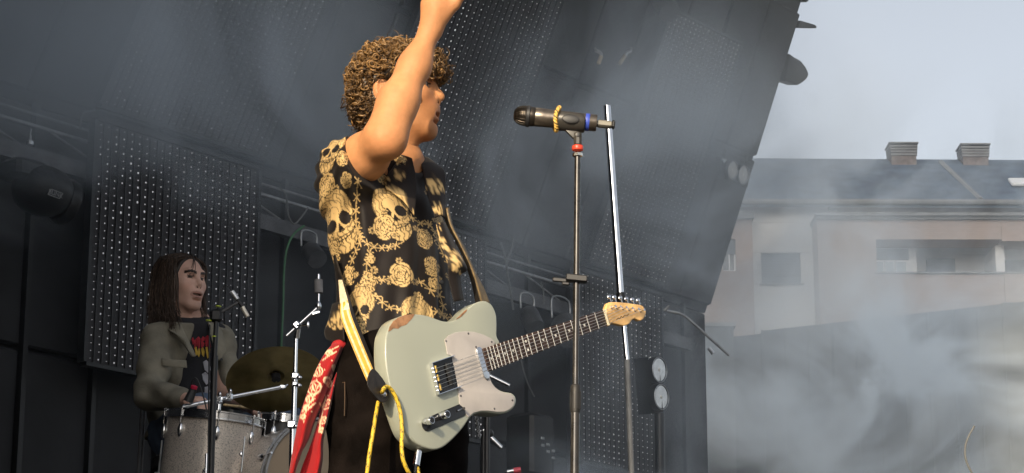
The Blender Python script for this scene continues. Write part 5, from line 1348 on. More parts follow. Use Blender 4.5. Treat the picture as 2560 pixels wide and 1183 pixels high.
# open front: wedge cut
fc = dn + DC * .16
def openf(X, Y, Z):
    l = (X - dn.x) * DLt.x + (Y - dn.y) * DLt.y - .012; c = (X - dn.x) * DC.x + (Y - dn.y) * DC.y
    wdt = .060 + .05 * np.clip((dn.z - .05 - Z) / .45, 0, 1)
    return np.maximum(np.maximum(np.abs(l) - wdt, .03 - c), -.25)
JF.op(openf, dn - Vector((.35, .35, .7)), dn + Vector((.35, .35, .2)), .012, 'sub')
JF.cone(DHO - Dz * .12, dn + Vector((0, 0, .01)), .070, .072, .01, 'sub')
Pq, Fq = JF.mesh(); jacket = np_mesh('jacket', relax(Pq, Fq, 2), Fq, jk_m, drummer); jacket['label'] = 'open olive canvas jacket with turned collar'
def on_px(px, py, dy): return dpx(px, py, dy)
def drow(pts): return [dpx(*p) for p in pts]
sheet('collar', [drow([(448, 800, -.10), (456, 820, -.14), (470, 850, -.17), (490, 890, -.19)]), drow([(432, 802, -.10), (436, 826, -.15), (452, 850, -.19), (478, 888, -.20)]), drow([(416, 800, -.06), (418, 822, -.13), (440, 834, -.19), (462, 848, -.205)])], jk_m, jacket, .006, None, 4)
sheet('collar', [drow([(520, 805, -.06), (524, 830, -.10), (532, 860, -.12), (540, 900, -.13)]), drow([(534, 808, -.03), (540, 832, -.09), (546, 860, -.12), (550, 900, -.13)]), drow([(548, 812, .02), (556, 835, -.04), (562, 852, -.09), (566, 880, -.11)])], jk_m, jacket, .006, None, 4)
sheet('chest_flap', [drow([(404, 896, -.215), (404, 904, -.222), (405, 914, -.222)]), drow([(435, 900, -.228), (435, 909, -.234), (436, 918, -.234)]), drow([(466, 902, -.226), (467, 911, -.232), (468, 920, -.230)])], jk_m, jacket, .006, None, 4)
MB().lathe(dpx(553, 899, -.145), DC, [(.006, 0), (.006, .003)], 10).build('button', black_plastic, jacket)
tee_m = mat('black_tshirt', (0.014, 0.014, 0.018), 0.9, var=0.2, scale=20)
TF = Field((dpv.x - .3, YD - .4, dpv.z - .05), (dpv.x + .35, YD + .4, dn.z + .06), .007)
TF.loft([dpv.z - .04, dpv.z + .1, dpv.z + .3, dpv.z + .48, dn.z + .01], [(dpv.x, dpv.y), (dpv.x, dpv.y), (dpv.x, dpv.y - .03), (dn.x, dn.y), (dn.x, dn.y)], [.178, .17, .178, .18, .085], [.134, .128, .128, .122, .08], DLt, DC, .03)
TF.cone(DHO - Dz * .10 + DC * .01, dn + DC * .02 + Vector((0, 0, .0)), .07, .066, .01, 'sub')
Pq, Fq = TF.mesh(); tee = np_mesh('t_shirt', relax(Pq, Fq), Fq, tee_m, drummer); tee['label'] = 'black t-shirt with jagged red and yellow lettering over a pale print'
# jagged band lettering and pale figure print, laid just above the cloth
red_i = mat('red_ink', (.35, .02, .035), .8); yel_i = mat('yellow_ink', (.55, .36, .05), .8); pale_i = mat('pale_grey_ink', (.34, .34, .38), .8)
def front_y(px, py):                                # depth of the t-shirt front under a pixel
    for d_ in np.arange(-.34, .1, .004):
        p = dpx(px, py, float(d_)); i = [int(round((p[k] - TF.lo[k]) / TF.h)) for k in range(3)]
        if all(0 <= i[k] < TF.n[k] for k in range(3)) and TF.F[i[0], i[1], i[2]] < .001: return float(d_) - .006
    return -.12
def inkpoly(name, pts, m): MB().prism([dpx(x, y, front_y(x, y)) for x, y in pts], DC, .003).build(name, m, tee, smooth=False)
glyph = [[(479, 849), (483, 843), (487, 852), (491, 846), (490, 866), (486, 872), (487, 858), (483, 862)], [(492, 846), (497, 841), (501, 847), (500, 868), (496, 873), (496, 852), (494, 866), (491, 864)],
         [(503, 848), (508, 841), (513, 845), (511, 852), (507, 853), (512, 858), (510, 866), (505, 872), (503, 866)], [(514, 843), (519, 838), (525, 843), (527, 868), (522, 874), (520, 856), (518, 868), (514, 864)]]
for g in glyph: inkpoly('letter', g, red_i)
for g in ([(487, 869), (491, 867), (495, 880), (498, 868), (501, 882), (498, 893), (494, 886), (490, 890)], [(503, 871), (508, 868), (512, 880), (510, 892), (505, 886)], [(514, 868), (519, 867), (521, 884), (524, 870), (526, 872), (525, 892), (519, 896), (516, 884)]): inkpoly('letter', g, yel_i)
for g in ([(508, 905), (516, 900), (524, 908), (527, 925), (520, 932), (512, 924)], [(505, 935), (514, 930), (522, 938), (526, 955), (516, 962), (508, 950)], [(532, 922), (540, 916), (546, 930), (540, 944), (534, 936)], [(534, 950), (544, 948), (551, 962), (546, 980), (536, 972)], [(512, 968), (520, 966), (526, 978), (520, 990), (512, 984)]): inkpoly('print_shape', g, pale_i)
jn2 = mat('blue_denim', (0.06, 0.085, 0.13), 0.9, var=0.25, scale=12, bump=0.3, bscale=300)
DJ = Field((dpv.x - .55, YD - .75, FL + .05), (dpv.x + .75, YD + .4, dpv.z + .12), .009)
DJ.ell(dpv, (.2, .16, .13), .03, 'add', (DLt, DC, Zup))
for th in (thR, thL): DJ.chain([th[0], th[1], th[2] + Vector((0, 0, .02))], [.10, .074, .062], .04)
Pq, Fq = DJ.mesh(); np_mesh('jeans', relax(Pq, Fq), Fq, jn2, drummer)
for th in (thR, thL):
    F_ = Field((th[2].x - .25, th[2].y - .4, FL - .01), (th[2].x + .35, th[2].y + .25, FL + .18), .008)
    F_.cone(th[2] + Vector((0, 0, .02)), th[2] + Vector((0, 0, -.04)), .055, .05, .02); F_.cone(th[2] + Vector((0, 0, -.045)), th[2] + DC * .17 + Vector((0, 0, -.05)), .045, .038, .03)
    F_.op(lambda X, Y, Z: FL + .002 - Z + 0 * X + 0 * Y, F_.lo, F_.lo + F_.h * F_.n, .004, 'cut'); Pq, Fq = F_.mesh(); np_mesh('shoe', relax(Pq, Fq), Fq, shoe_m, drummer)
# long straight dark hair
hair2 = attr_mat('long_brown_hair', 'paint', rough=0.45, var=0.15, vscale=70, spec=0.45)
HB = Field((-.14, -.12, -.12), (.12, .12, .14), .006)
HB.ell((-.018, 0, .036), (.104, .086, .092), .01); HB.ell((-.06, 0, -.03), (.055, .08, .08), .03)
HB.ell((.088, 0, .0), (.075, .078, .104), .015, 'sub')
Pq, Fq = HB.mesh(); hv.append(Pq @ (MD * 1.06) + np.array(DHO)); hf.append(Fq); hc.append(np.tile((.022, .015, .011), (len(Pq), 1)))
h2 = np.random.default_rng(5)
for i in range(1500):
    sd = 1 if h2.random() < .42 else -1
    a = h2.uniform(-1, 1); px_ = h2.uniform(-.085, .055)              # root along the parting
    top = np.array((px_, sd * .012 + h2.normal(0, .006), .036 + .090 * math.sqrt(max(0, 1 - ((px_ + .018) / .106) ** 2))))
    back = h2.random() < .45
    sx = h2.uniform(-.09, .035) if not back else h2.uniform(-.108, -.06)
    side = np.array((sx, sd * (h2.uniform(.070, .088) if not back else h2.uniform(.0, .09)), h2.uniform(-.01, .04)))
    mid = np.array((sx - .012 + h2.normal(0, .006), side[1] * h2.uniform(.95, 1.06), -.09 + h2.normal(0, .015)))
    end = np.array((mid[0] + h2.normal(.012, .016), mid[1] * h2.uniform(.85, 1.08), -.18 + h2.normal(0, .025)))
    fwd = .0
    if not back and h2.random() < .30: mid[0] += .035; end[0] += .05; side[0] = min(side[0] + .02, .048)
    ctrl = [top, (top + side) / 2 + np.array((0, sd * .030, .022)), side, mid, end]
    P_ = np.array([list(p) for p in catmull([Vector(c) for c in ctrl], 4)])
    n_ = len(P_); t = np.linspace(0, 1, n_); rs = h2.uniform(.0016, .0034) * (1 - .75 * t ** 3)
    g = np.clip(h2.normal(.3, .25), 0, 1) * (.5 + .5 * (t.mean())); c_ = np.array((.032, .021, .016)) * (1 - g) + np.array((.19, .125, .09)) * g
    add_tube_np(P_ @ (MD * 1.06) + np.array(DHO), rs, 3, c_)
for (dy_, x1, z1) in ((-.028, .074, .048), (-.022, .082, .04), (-.034, .066, .03)):
    ctrl = [np.array((.05, -.004, .118)), np.array((.082, dy_ * .6, .085)), np.array((x1 + .018, dy_, z1)), np.array((x1 + .012, dy_ * 1.3, z1 - .03))]
    P_ = np.array([list(p) for p in catmull([Vector(c) for c in ctrl], 5)]); add_tube_np(P_ @ (MD * 1.06) + np.array(DHO), np.linspace(.0022, .0008, len(P_)), 4, np.array((.025, .016, .012)))
hair_flush('hair', hair2, drummer)

# ---------------------------------------------------------------- drum kit
spark = mat('champagne_sparkle_shell', (0.64, 0.57, 0.50), 0.30, 0.35, var=0.12, scale=200, coat=0.4, detail=2)
head_m = mat('drum_head_film', (0.55, 0.53, 0.50), 0.5, var=0.05)
tan_m = mat('tan_drum_head', (0.30, 0.225, 0.15), 0.55, var=0.1, scale=6)
dark_shell = mat('dark_tom_shell', (0.03, 0.03, 0.032), 0.35, 0.2)
YT = 8.85
def drum(name, label, c_top, axis, rad, height, shell_m, top_m, nl=8, a0=0.0, legs=None, cat='drum', bottom=True, hoop_m=None):
    hoop_m = hoop_m or chrome
    axis = Vector(axis).normalized(); t = thing(name, c_top - axis * height, label, cat)
    prof = [(rad, 0), (rad, height), (rad - .006, height), (rad - .006, 0)]
    MB().lathe(c_top - axis * height, axis, prof, 56, True).build('shell', shell_m, t)
    MB().lathe(c_top + axis * .004, axis, [(rad - .002, -.002), (rad - .002, .002)], 56).build('batter_head', top_m, t)
    if bottom: MB().lathe(c_top - axis * (height + .004), axis, [(rad - .002, -.002), (rad - .002, .002)], 56).build('bottom_head', top_m, t)
    for nm, o_ in (('hoop', 0.0), ('hoop', -height)):
        sgn = 1 if o_ == 0 else -1
        MB().lathe(c_top + axis * o_, axis * sgn, [(rad + .004, -.016), (rad + .016, -.016), (rad + .016, -.011), (rad + .008, -.009), (rad + .008, .012), (rad + .013, .014), (rad + .013, .019), (rad + .004, .019)], 56, True).build(nm, hoop_m, t)
    x_, y_, z_ = frame_of(axis)
    for i in range(nl):
        a = a0 + 2 * math.pi * i / nl; d = x_ * math.cos(a) + y_ * math.sin(a); tg = axis.cross(d)
        for e, sg in ((c_top, -1), (c_top - axis * height, 1)):
            lug = MB().ball(e + d * (rad + .006) + axis * (sg * .068), .03, 12, 8, (.42, .40, 1.0), (tg, d, axis)).build('lug', chrome, t)
            MB().cyl(e + d * (rad + .012) + axis * (sg * .04), e + d * (rad + .012) - axis * (sg * .016), .0032, 8).build('tension_rod', chrome, lug)
            MB().cyl(e + d * (rad + .012) - axis * (sg * .010), e + d * (rad + .012) - axis * (sg * .024), .005, 6).build('rod_head', chrome, lug)
    return t
c_t = at(538, 1050, YT); ax_t = Vector((.10, -.06, 1)).normalized()
ft = drum('floor_tom', 'champagne sparkle floor tom with chrome rim in front of the drummer', c_t, ax_t, .192, .42, spark, head_m, 8, R(12))
for a in (30, 150, 270):
    d = Vector((math.cos(R(a)), math.sin(R(a)), 0)); lp = c_t + d * .215
    MB().cyl(Vector((lp.x, lp.y, lp.z - .17)), Vector((lp.x + d.x * .03, lp.y + d.y * .03, FL)), .0065, 10).build('leg', chrome, ft)
    MB().cbox(Vector((lp.x, lp.y, lp.z - .25)) - d * .012, (.03, .03, .05), None, .006).build('leg_bracket', chrome, ft)
lp = at(606, 1100, YT - .20); MB().cyl(at(612, 1092, YT - .205), at(603, 1180, YT - .205), .0035, 8).build('vent_rod', chrome, ft)
MB().lathe(at(604, 1136, YT - .196), Vector((.2, -1, 0)), [(.010, 0), (.010, .003), (.006, .005)], 14).build('vent', chrome, ft)
# bass drum facing the stage front
bx_ = Vector((.60, -.80, .02)).normalized(); bc = at(812, 1225, 8.75)
bd = drum('bass_drum', 'large bass drum with tan head low behind the red bandana', bc, bx_, .275, .42, spark, tan_m, 8, R(20), hoop_m=mat('satin_grey_hoop', (.32, .31, .30), .3, .6))
# small dark rack tom
rt_c = at(712, 1052, 9.0)
drum('rack_tom', 'small dark rack tom with chrome lugs behind the chrome stand', rt_c, Vector((.12, -.05, 1)), .10, .13, dark_shell, head_m, 6, R(15))
sn_c = at(840, 1060, 9.3); drum('snare_drum', 'small chrome snare drum partly hidden behind the singer\'s hip', sn_c, Vector((0, 0, 1)), .16, .14, steel, head_m, 8, R(5))
# crash cymbal, seen from below
cy_c = at(690, 944, 8.95); v_ = (Vector((0, 0, CAMZ)) - cy_c).normalized()
cn = -(v_ * .44 + Vector((.10, .05, -1)).normalized() * .62).normalized(); cn = cn if cn.z > 0 else -cn
brz = mat('dark_bronze_cymbal', (0.24, 0.19, 0.085), 0.34, 0.9, var=0.25, scale=9, bump=0.12, bscale=60)
cym = thing('cymbal', cy_c - Vector((0, 0, .02)), 'wide dark bronze cymbal tilted above the floor tom', 'cymbal')
MB().lathe(cy_c, cn, [(.006, .020), (.018, .019), (.030, .014), (.036, .007), (.10, .002), (.17, -.006), (.205, -.012), (.2055, -.0135), (.17, -.0075), (.10, .0005), (.036, .0055), (.029, .0125), (.017, .0175), (.006, .0185)], 72, True).build('bow', brz, cym)
MB().cyl(cy_c + cn * .012, cy_c - cn * .012, .019, 18).build('felt', black_cloth, cym)
MB().cyl(cy_c + cn * .04, cy_c - cn * .055, .0045, 10).build('tilter_rod', chrome, cym)
wn_ = cy_c - cn * .055; MB().ball(wn_, .016, 12, 6, (1.3, .35, .5)).build('wing_nut', chrome, cym)
# stand with the boom that carries the cymbal
def stand_base(t, px, py, Y, m=chrome, r=.011, legs=True, spread=.28):
    p = at(px, py, Y); q = Vector((p.x, p.y, FL + .22)); MB().cyl(p, q, r, 14).build('lower_tube', m, t)
    if legs:
        for k in range(3):
            a = R(100 + 120 * k); MB().cyl(q + Vector((0, 0, .02)), Vector((q.x + math.cos(a) * spread, q.y + math.sin(a) * spread, FL + .012)), .008, 8).build('leg', m, t)
    return q
bs = thing('cymbal_stand', Vector((at(548, 1000, 8.75).x, 8.75, FL)), 'chrome boom stand whose long arm crosses in front of the drummer', 'cymbal stand')
a0_, a1_ = at(457, 1017, 8.72), at(706, 967, 8.84)
MB().cyl(a0_, a1_, .0085, 14).build('boom_arm', chrome, bs)
MB().cyl(a0_, a0_.lerp(a1_, .03), .006, 10, .0085).build('arm_tip', chrome, bs)
MB().cyl(a1_, at(718, 962, 8.86), .006, 10).build('tilter_stem', chrome, bs); MB().cbox(at(706, 967, 8.84), (.03, .02, .022), None, .006).build('tilter', chrome, bs)
for px, py in ((548, 1000), (574, 992)):
    k = MB().cbox(at(px, py, 8.74), (.028, .03, .034), None, .007).build('boom_clamp', chrome, bs); MB().ball(at(px + 2, py - 14, 8.73), .011, 10, 6, (.7, .7, 1)).build('wing_nut', chrome, k)
MB().cyl(at(548, 1002, 8.745), at(543, 1060, 8.745), .0095, 14).build('upper_tube', chrome, bs)
for py in (1045, 1085):
    MB().cbox(at(545, py, 8.745), (.034, .034, .032), None, .006).build('clutch', chrome, bs)
MB().ball(at(556, 1068, 8.72), .014, 10, 6, (1, .5, 1)).build('wing_nut', chrome, bs)
stand_base(bs, 543, 1055, 8.745, r=.0125)
# second chrome stand with short boom
cs = thing('cymbal_stand', Vector((at(738, 1000, 8.3).x, 8.3, FL)), 'tall chrome stand with empty short boom beside the singer\'s hip', 'cymbal stand')
MB().cyl(at(740, 838, 8.3), at(737, 960, 8.3), .0080, 14).build('upper_tube', chrome, cs)
MB().cyl(at(737, 945, 8.3), at(733, 1075, 8.3), .0105, 14).build('middle_tube', chrome, cs)
for (px, py, sz) in ((738, 940, .030), (737, 960, .024), (729, 1062, .036)): 
    k = MB().cbox(at(px, py, 8.295), (sz, sz, sz * .9), None, .006).build('clutch', chrome, cs); MB().ball(at(px + 10, py + 4, 8.28), .011, 10, 6, (1, .6, .8)).build('wing_nut', chrome, k)
q_ = stand_base(cs, 732, 1070, 8.3, r=.0125)
MB().cyl(at(716, 840, 8.28), at(795, 768, 8.3), .0068, 12).build('boom_arm', chrome, cs)
k = MB().cbox(at(742, 814, 8.285), (.030, .03, .034), (Vector((.75, 0, .66)), Vector((0, 1, 0)), Vector((-.66, 0, .75))), .007).build('boom_clamp', chrome, cs)
MB().cyl(at(742, 814, 8.27), at(768, 812, 8.26), .004, 8).build('clamp_screw', chrome, k); MB().ball(at(770, 812, 8.26), .016, 10, 6, (.35, .5, 1)).build('wing_nut', chrome, k)
MB().cyl(at(744, 822, 8.29), at(741, 845, 8.3), .012, 12).build('boom_hinge', chrome, cs)
k = MB().ball(at(796, 765, 8.3), .017, 12, 8, (.7, .7, 1.1)).build('tilter', chrome, cs); MB().cbox(at(790, 783, 8.29), (.035, .014, .014), (Vector((.95, 0, .3)), Vector((0, 1, 0)), Vector((-.3, 0, .95))), .004).build('wing_nut', chrome, k)
MB().cyl(at(796, 760, 8.3), at(797, 735, 8.3), .0048, 10).build('rod', chrome, cs)
MB().cyl(at(797, 733, 8.3), at(796, 700, 8.3), .0165, 18).build('felt', mat('grey_felt', (.22, .21, .21), .95), cs)
MB().cyl(at(796, 700, 8.3), at(796, 686, 8.3), .006, 10).build('rod_top', chrome, cs)
# overhead microphone stand (black) with pencil microphone
YM = 8.15
om = thing('boom_microphone_stand', Vector((at(533, 1000, YM).x, YM, FL)), 'black boom microphone stand standing before the drummer with yellow-green tape', 'microphone stand')
MB().cyl(at(541, 800, YM), at(536, 905, YM), .0095, 14).build('upper_tube', black_metal, om)
MB().cyl(at(537, 890, YM), at(527, 1183, YM), .0125, 14).build('middle_tube', black_metal, om)
stand_base(om, 527, 1183, YM, black_metal, .0125, True, .33)
MB().cyl(at(524, 812, YM - .02), at(520, 1183, YM - .02), .0032, 8).build('hanging_cable', black_plastic, om)
MB().cbox(at(541, 790, YM), (.045, .035, .05), None, .01).build('boom_clamp', black_plastic, om)
MB().cyl(at(520, 800, YM), at(597, 755, YM), .0062, 12).build('boom_arm', grey_steel, om)
tp_ = mat('lime_tape', (.45, .55, .05), .5)
for px, py, r in ((546, 766, .011), (522, 802, .012), (537, 842, .0108)): MB().lathe(at(px, py, YM), Vector((.1, 0, 1)), [(r, -.002), (r, .002)], 14).build('tape', tp_, om)
MB().tube(catmull([at(546, 765, YM), at(550, 740, YM), at(556, 722, YM), at(563, 714, YM), at(572, 718, YM), at(580, 728, YM)], 5), .0016, 6).build('microphone_cable', black_plastic, om)
pm = thing('pencil_microphone', at(600, 758, YM), 'slim silver pencil microphone with dark middle over the drums', 'microphone')
MB().cyl(at(580, 729, YM), at(594, 749, YM), .0092, 14).build('body', mat('satin_silver', (.62, .62, .62), .35, .8), pm)
MB().cyl(at(593, 748, YM), at(612, 776, YM), .0072, 14).build('clip_sleeve', black_plastic, pm)
MB().cyl(at(606, 768, YM - .003), at(619, 792, YM - .003), .0088, 14).build('capsule', mat('cream_silver', (.66, .60, .5), .4, .5), pm)
# drum stick in the hand
sk_ = thing('drumstick', dwL + dLd * .06, 'wooden drumstick held over the floor tom', 'drumstick')
s0_ = at(560, 1012, YD - .62); s1_ = dwL + dLd * .09 + Vector((0, 0, -.012)); s1_ = s1_ + (s1_ - s0_).normalized() * .09
MB().tube([s0_, s0_.lerp(s1_, .03), s0_.lerp(s1_, .12), s0_.lerp(s1_, .5), s1_], [.004, .0058, .0048, .0082, .008], 10).build('stick', mat('hickory', (.62, .44, .22), .5, var=.15, scale=40), sk_)
# small clip-on microphone at the left of the floor tom
cm = thing('clip_microphone', at(478, 985, 8.7), 'small black clip-on drum microphone with red mark beside the jacket cuff', 'microphone')
MB().cyl(at(470, 1004, 8.7), at(484, 972, 8.7), .020, 16, .015).build('body', black_plastic, cm); MB().lathe(at(485, 969, 8.69), Vector((.3, -.3, .9)), [(.0135, -.005), (.0135, .006), (.010, .008)], 16).build('red_ring', mat('red_mark', (.5, .02, .06), .4), cm)
MB().tube(catmull([at(478, 968, 8.7), at(482, 950, 8.69), (at(490, 946, 8.69)), at(500, 965, 8.69), at(512, 1005, 8.68), at(520, 1050, 8.68), at(526, 1120, 8.68)], 5), .003, 6).build('cable', black_plastic, cm)
# drum throne and the thin stand at the left
tr_ = thing('drum_throne', Vector((dpv.x, dpv.y, FL)), 'round black drum throne under the seated drummer', 'stool')
MB().lathe(Vector((dpv.x, dpv.y, dpv.z - .17)), Zup, [(.15, 0), (.17, .01), (.17, .055), (.15, .07)], 32).build('seat', black_cloth, tr_); MB().cyl(Vector((dpv.x, dpv.y, FL + .1)), Vector((dpv.x, dpv.y, dpv.z - .165)), .015).build('post', chrome, tr_)
for k in range(3): MB().cyl(Vector((dpv.x, dpv.y, FL + .2)), Vector((dpv.x + .25 * math.cos(R(20 + 120 * k)), dpv.y + .25 * math.sin(R(20 + 120 * k)), FL + .01)), .009).build('leg', chrome, tr_)
ls = thing('light_stand', Vector((at(358, 1100, 9.9).x, 9.9, FL)), 'slim dark double-tube stand behind the drummer\'s jacket', 'stand')
for dx, rr in ((0, .0062), (9, .0048)): 
    p = at(354 + dx, 1010, 9.9); MB().cyl(p, Vector((p.x - .02, p.y, FL)), rr, 10).build('tube', grey_steel, ls)
MB().cbox(Vector((at(358, 1010, 9.9).x, 9.9, at(358, 1010, 9.9).z)), (.04, .03, .03), None, .006).build('collar', black_plastic, ls)
hs_ = thing('hi_hat_rod', Vector((at(400, 1100, 9.0).x, 9.0, FL)), 'thin pale metal rod rising at the foot of the drummer', 'rod')
MB().cyl(at(405, 1101, 9.0), at(397, 1180, 9.0), .0045, 10).build('rod', alu, hs_); MB().cbox(at(397, 1187, 9.0), (.036, .03, .02), None, .004).build('clamp', steel, hs_); p = at(397, 1190, 9.0); MB().cyl(p, Vector((p.x, p.y, FL)), .009).build('tube', steel, hs_)
# ---------------------------------------------------------------- stage fittings
lens_m = mat('lamp_reflector', (0.75, 0.76, 0.78), 0.12, 0.6, var=0.1, scale=30)
bulb_m = mat('lamp_glass', (0.7, 0.68, 0.62), 0.1, var=0.1)
def blinder(label, lamps, fn, nrm, r, body_pts, box_th=.10, org=None):
    t = thing('blinder_light', org or fn(*lamps[0]), label, 'stage light', 'twin blinder lamps')
    MB().prism([fn(*p) - nrm * .01 for p in body_pts], nrm, box_th, .006).build('housing', black_metal, t)
    for p in lamps:
        c = fn(*p)
        k = MB().lathe(c, nrm, [(r * 1.12, -.03), (r * 1.14, .0), (r * 1.12, .012), (r * .96, .012), (r * .9, -.004)], 32).build('lamp', black_metal, t)
        MB().lathe(c + nrm * .001, nrm, [(r * .97, .008), (r * .85, -.004), (r * .5, -.018), (r * .12, -.024)][::-1] , 32).build('reflector', lens_m, k)
        MB().ball(c + nrm * .0, r * .2, 12, 8).build('bulb', bulb_m, k)
        MB().lathe(c, nrm, [(r * .99, .011), (r * 1.05, .0145), (r * 1.08, .0125), (r * 1.02, .009)], 32, True).build('rim', steel, k)
    return t
tp3 = lambda px, py: tilt_pt(*tilt_sh(px, py, .16), .16)
BN = (TN + Vector((.35, -.2, -.15))).normalized()
blinder('twin round blinder lamp high on the leaning wall near the sky edge', ((1829, 425), (1856, 437)), tp3, BN, .062, ((1806, 392), (1880, 430), (1872, 470), (1812, 440)), .05)
MB().prism([tp3(1804, 396), tp3(1818, 398), tp3(1812, 408)], BN, .01).build('mount_tab', steel, bpy.data.objects['blinder_light'], smooth=False)
YBL = 13.0
bp3 = lambda px, py: at(px, py, YBL)
BN2 = Vector((.78, -.62, -.05)).normalized()
b2 = blinder('twin round blinder lamp stacked upright below the narrow led screen', ((1645, 925), (1650, 993)), bp3, BN2, .072, ((1628, 893), (1652, 898), (1662, 1030), (1640, 1034)), .12, at(1648, 1040, YBL))
MB().prism([at(1624, 893, YBL), at(1648, 898, YBL), at(1624, 905, YBL)], BN2, .01).build('mount_tab', steel, b2, smooth=False)
p = at(1648, 1034, YBL); MB().cyl(p, Vector((p.x, p.y + .1, FL)), .03).build('pole', black_metal, b2)

# moving-head lamp hung at the left with a small name plate
ml = thing('moving_head_light', wp(*((lambda q: (q[0], .35, q[1]))(wall_s(110, 480, .35)))), 'dark moving head lamp with a small outlined name plate at far left', 'stage light')
def wpp(px, py, t): s_, z_ = wall_s(px, py, t); return wp(s_, t, z_)
mc = wpp(108, 478, .38)
MB().ball(mc, .15, 24, 14, (1.05, .9, .82), (A, N, Zup)).build('head', black_plastic, ml)
MB().lathe(mc + A * .10 - Zup * .02, A + Vector((0, 0, -.15)), [(.10, 0), (.115, .03), (.115, .05), (.09, .06)], 28).build('lens_hood', black_metal, ml)
MB().cbox(wpp(60, 430, .35), (.20, .16, .10), WAX, .02).build('base', black_plastic, ml)
MB().tube(catmull([wpp(100, 440, .45), wpp(128, 446, .46), wpp(150, 456, .46), wpp(160, 470, .45)], 5), .012, 8).build('yoke', black_metal, ml)
MB().tube(catmull([wpp(145, 430, .44), wpp(165, 447, .46), wpp(184, 453, .46)], 5), .009, 8).build('handle', grey_steel, ml)
MB().ball(wpp(175, 493, .42), .018, 12, 8, (.8, .8, 1.2)).build('knob', alu, ml)
npl = [wpp(x, y, .52) for x, y in ((128, 473), (157, 484), (148, 497), (119, 486))]
plate = MB().prism(npl, N, .012).build('name_plate', black_metal, ml, smooth=False)
pale = mat('pale_grey_paint', (.30, .30, .30), .6)
for i in range(4): MB().cyl(npl[i] + N * .001, npl[(i + 1) % 4] + N * .001, .0022, 6).build('plate_border', pale, plate)
def lettering(txt, c, ax_, ay, size, m, parent):
    cu = bpy.data.curves.new('lettering', 'FONT'); cu.body = txt; cu.size = size; cu.align_x = 'CENTER'; cu.align_y = 'CENTER'; cu.extrude = .0008
    o = bpy.data.objects.new('lettering', cu); z_ = ax_.cross(ay).normalized()
    link(o, parent); g = ORG[o]; M_ = Matrix((ax_, ay, z_)).transposed().to_4x4(); M_.translation = c - g; o.matrix_local = M_
    dg = bpy.context.evaluated_depsgraph_get(); dg.update(); me = bpy.data.meshes.new_from_object(o.evaluated_get(dg)); me.materials.clear(); me.materials.append(m)
    o2 = bpy.data.objects.new('lettering', me); o2.parent = parent; o2.matrix_local = o.matrix_local.copy(); bpy.data.objects.remove(o); COL.objects.link(o2); return o2
pc_ = sum(npl, Vector()) / 4; ax_ = ((npl[1] - npl[0])).normalized(); ay_ = (npl[0] - npl[3]); ay_ = (ay_ - ax_ * ay_.dot(ax_)).normalized()
lettering('BLINK', pc_ + N * .003, ax_, ay_, .032, pale, plate)
for (px, py, h) in ((75, 350, 22), (33, 418, 26), (62, 425, 16)):
    c = thing('truss_clamp', wpp(px, py, .2), {75: 'small silver clamp hanging from the thin bar at far left', 33: 'pale clamp above the moving head lamp, left of two', 62: 'pale clamp above the moving head lamp, right of two'}[px], 'clamp', 'clamps on the left truss')
    MB().cyl(wpp(px, py - h / 2, .2), wpp(px, py + h / 2, .2), .009, 10).build('bolt', alu, c); MB().cbox(wpp(px, py + h / 2 - 3, .2), (.03, .03, .03), WAX, .006).build('jaw', steel, c); MB().cyl(wpp(px + 3, py - h / 2 - 16, .2), wpp(px, py - h / 2, .2), .004, 8).build('rod', alu, c)

# lamps and hanging cables on the truss in the gap right of the singer
def par(label, px, py, t, r, L_, d, lit=False):
    c = wpp(px, py, t); o = thing('par_lamp', c, label, 'stage light', 'small lamps on the truss')
    MB().lathe(c, d, [(r * .6, 0), (r * .95, L_ * .15), (r, L_ * .3), (r, L_), (r * .88, L_)], 24).build('housing', grey_steel, o)
    MB().lathe(c + Vector(d).normalized() * (L_ * .96), d, [(r * .86, 0), (r * .8, .004)], 24).build('lens', lens_m, o)
    MB().tube(catmull([c + A * r * 1.1, c + A * r + Zup * r * 1.6, c - A * r + Zup * r * 1.6, c - A * r * 1.1], 4), .006, 6).build('yoke', alu, o)
    return o
par('dim lamp hanging from the truss left of the near microphone stand', 1318, 775, .25, .06, .16, Vector((.3, -.5, -.8)))
par('dim boxy lamp beside the near microphone stand above the neck', 1402, 800, .25, .085, .18, Vector((.35, -.5, -.7)))
par('dark lamp on the truss behind the singer\'s back, above the small boom', 772, 620, .2, .055, .14, Vector((.4, -.6, -.6)))
cabm = mat('grey_cable_sheath', (.13, .135, .135), .6)
grn = mat('green_cable_sheath', (.05, .16, .07), .6)
def hang(label, pts, r, m=cabm, t=.3):
    P_ = catmull([wpp(*p, t) for p in pts], 6); o = MB().tube(P_, r, 6).build('hanging_cable', m, None, org=P_[-1]); tag(o, label, 'cable', 'cables hanging about the truss'); return o
hang('double grey cable dropping across the truss right of the strap', [(1252, 607), (1262, 640), (1270, 690), (1278, 740), (1283, 775)], .0075)
hang('short grey cable curling up from the truss bar', [(1284, 592), (1280, 620), (1272, 645), (1268, 660)], .006)
hang('thin grey cable hooked over the beam near the microphone stand', [(1352, 705), (1358, 725), (1360, 760)], .005)
hang('long thin cable sagging below the guitar neck', [(1300, 890), (1310, 930), (1322, 965), (1336, 992)], .005)
hang('green cable hanging at the left of the stand behind the singer', [(760, 565), (735, 585), (718, 620), (710, 680), (708, 760), (704, 850), (700, 960), (698, 1040)], .0065, grn)
hang('grey cable hooked in a loop right of the left screen', [(700, 470), (715, 490), (722, 540), (735, 560), (752, 545), (770, 520)], .005)
hang('faint grey cable beside the upper left truss', [(200, 325), (202, 300), (212, 282), (238, 276)], .006)

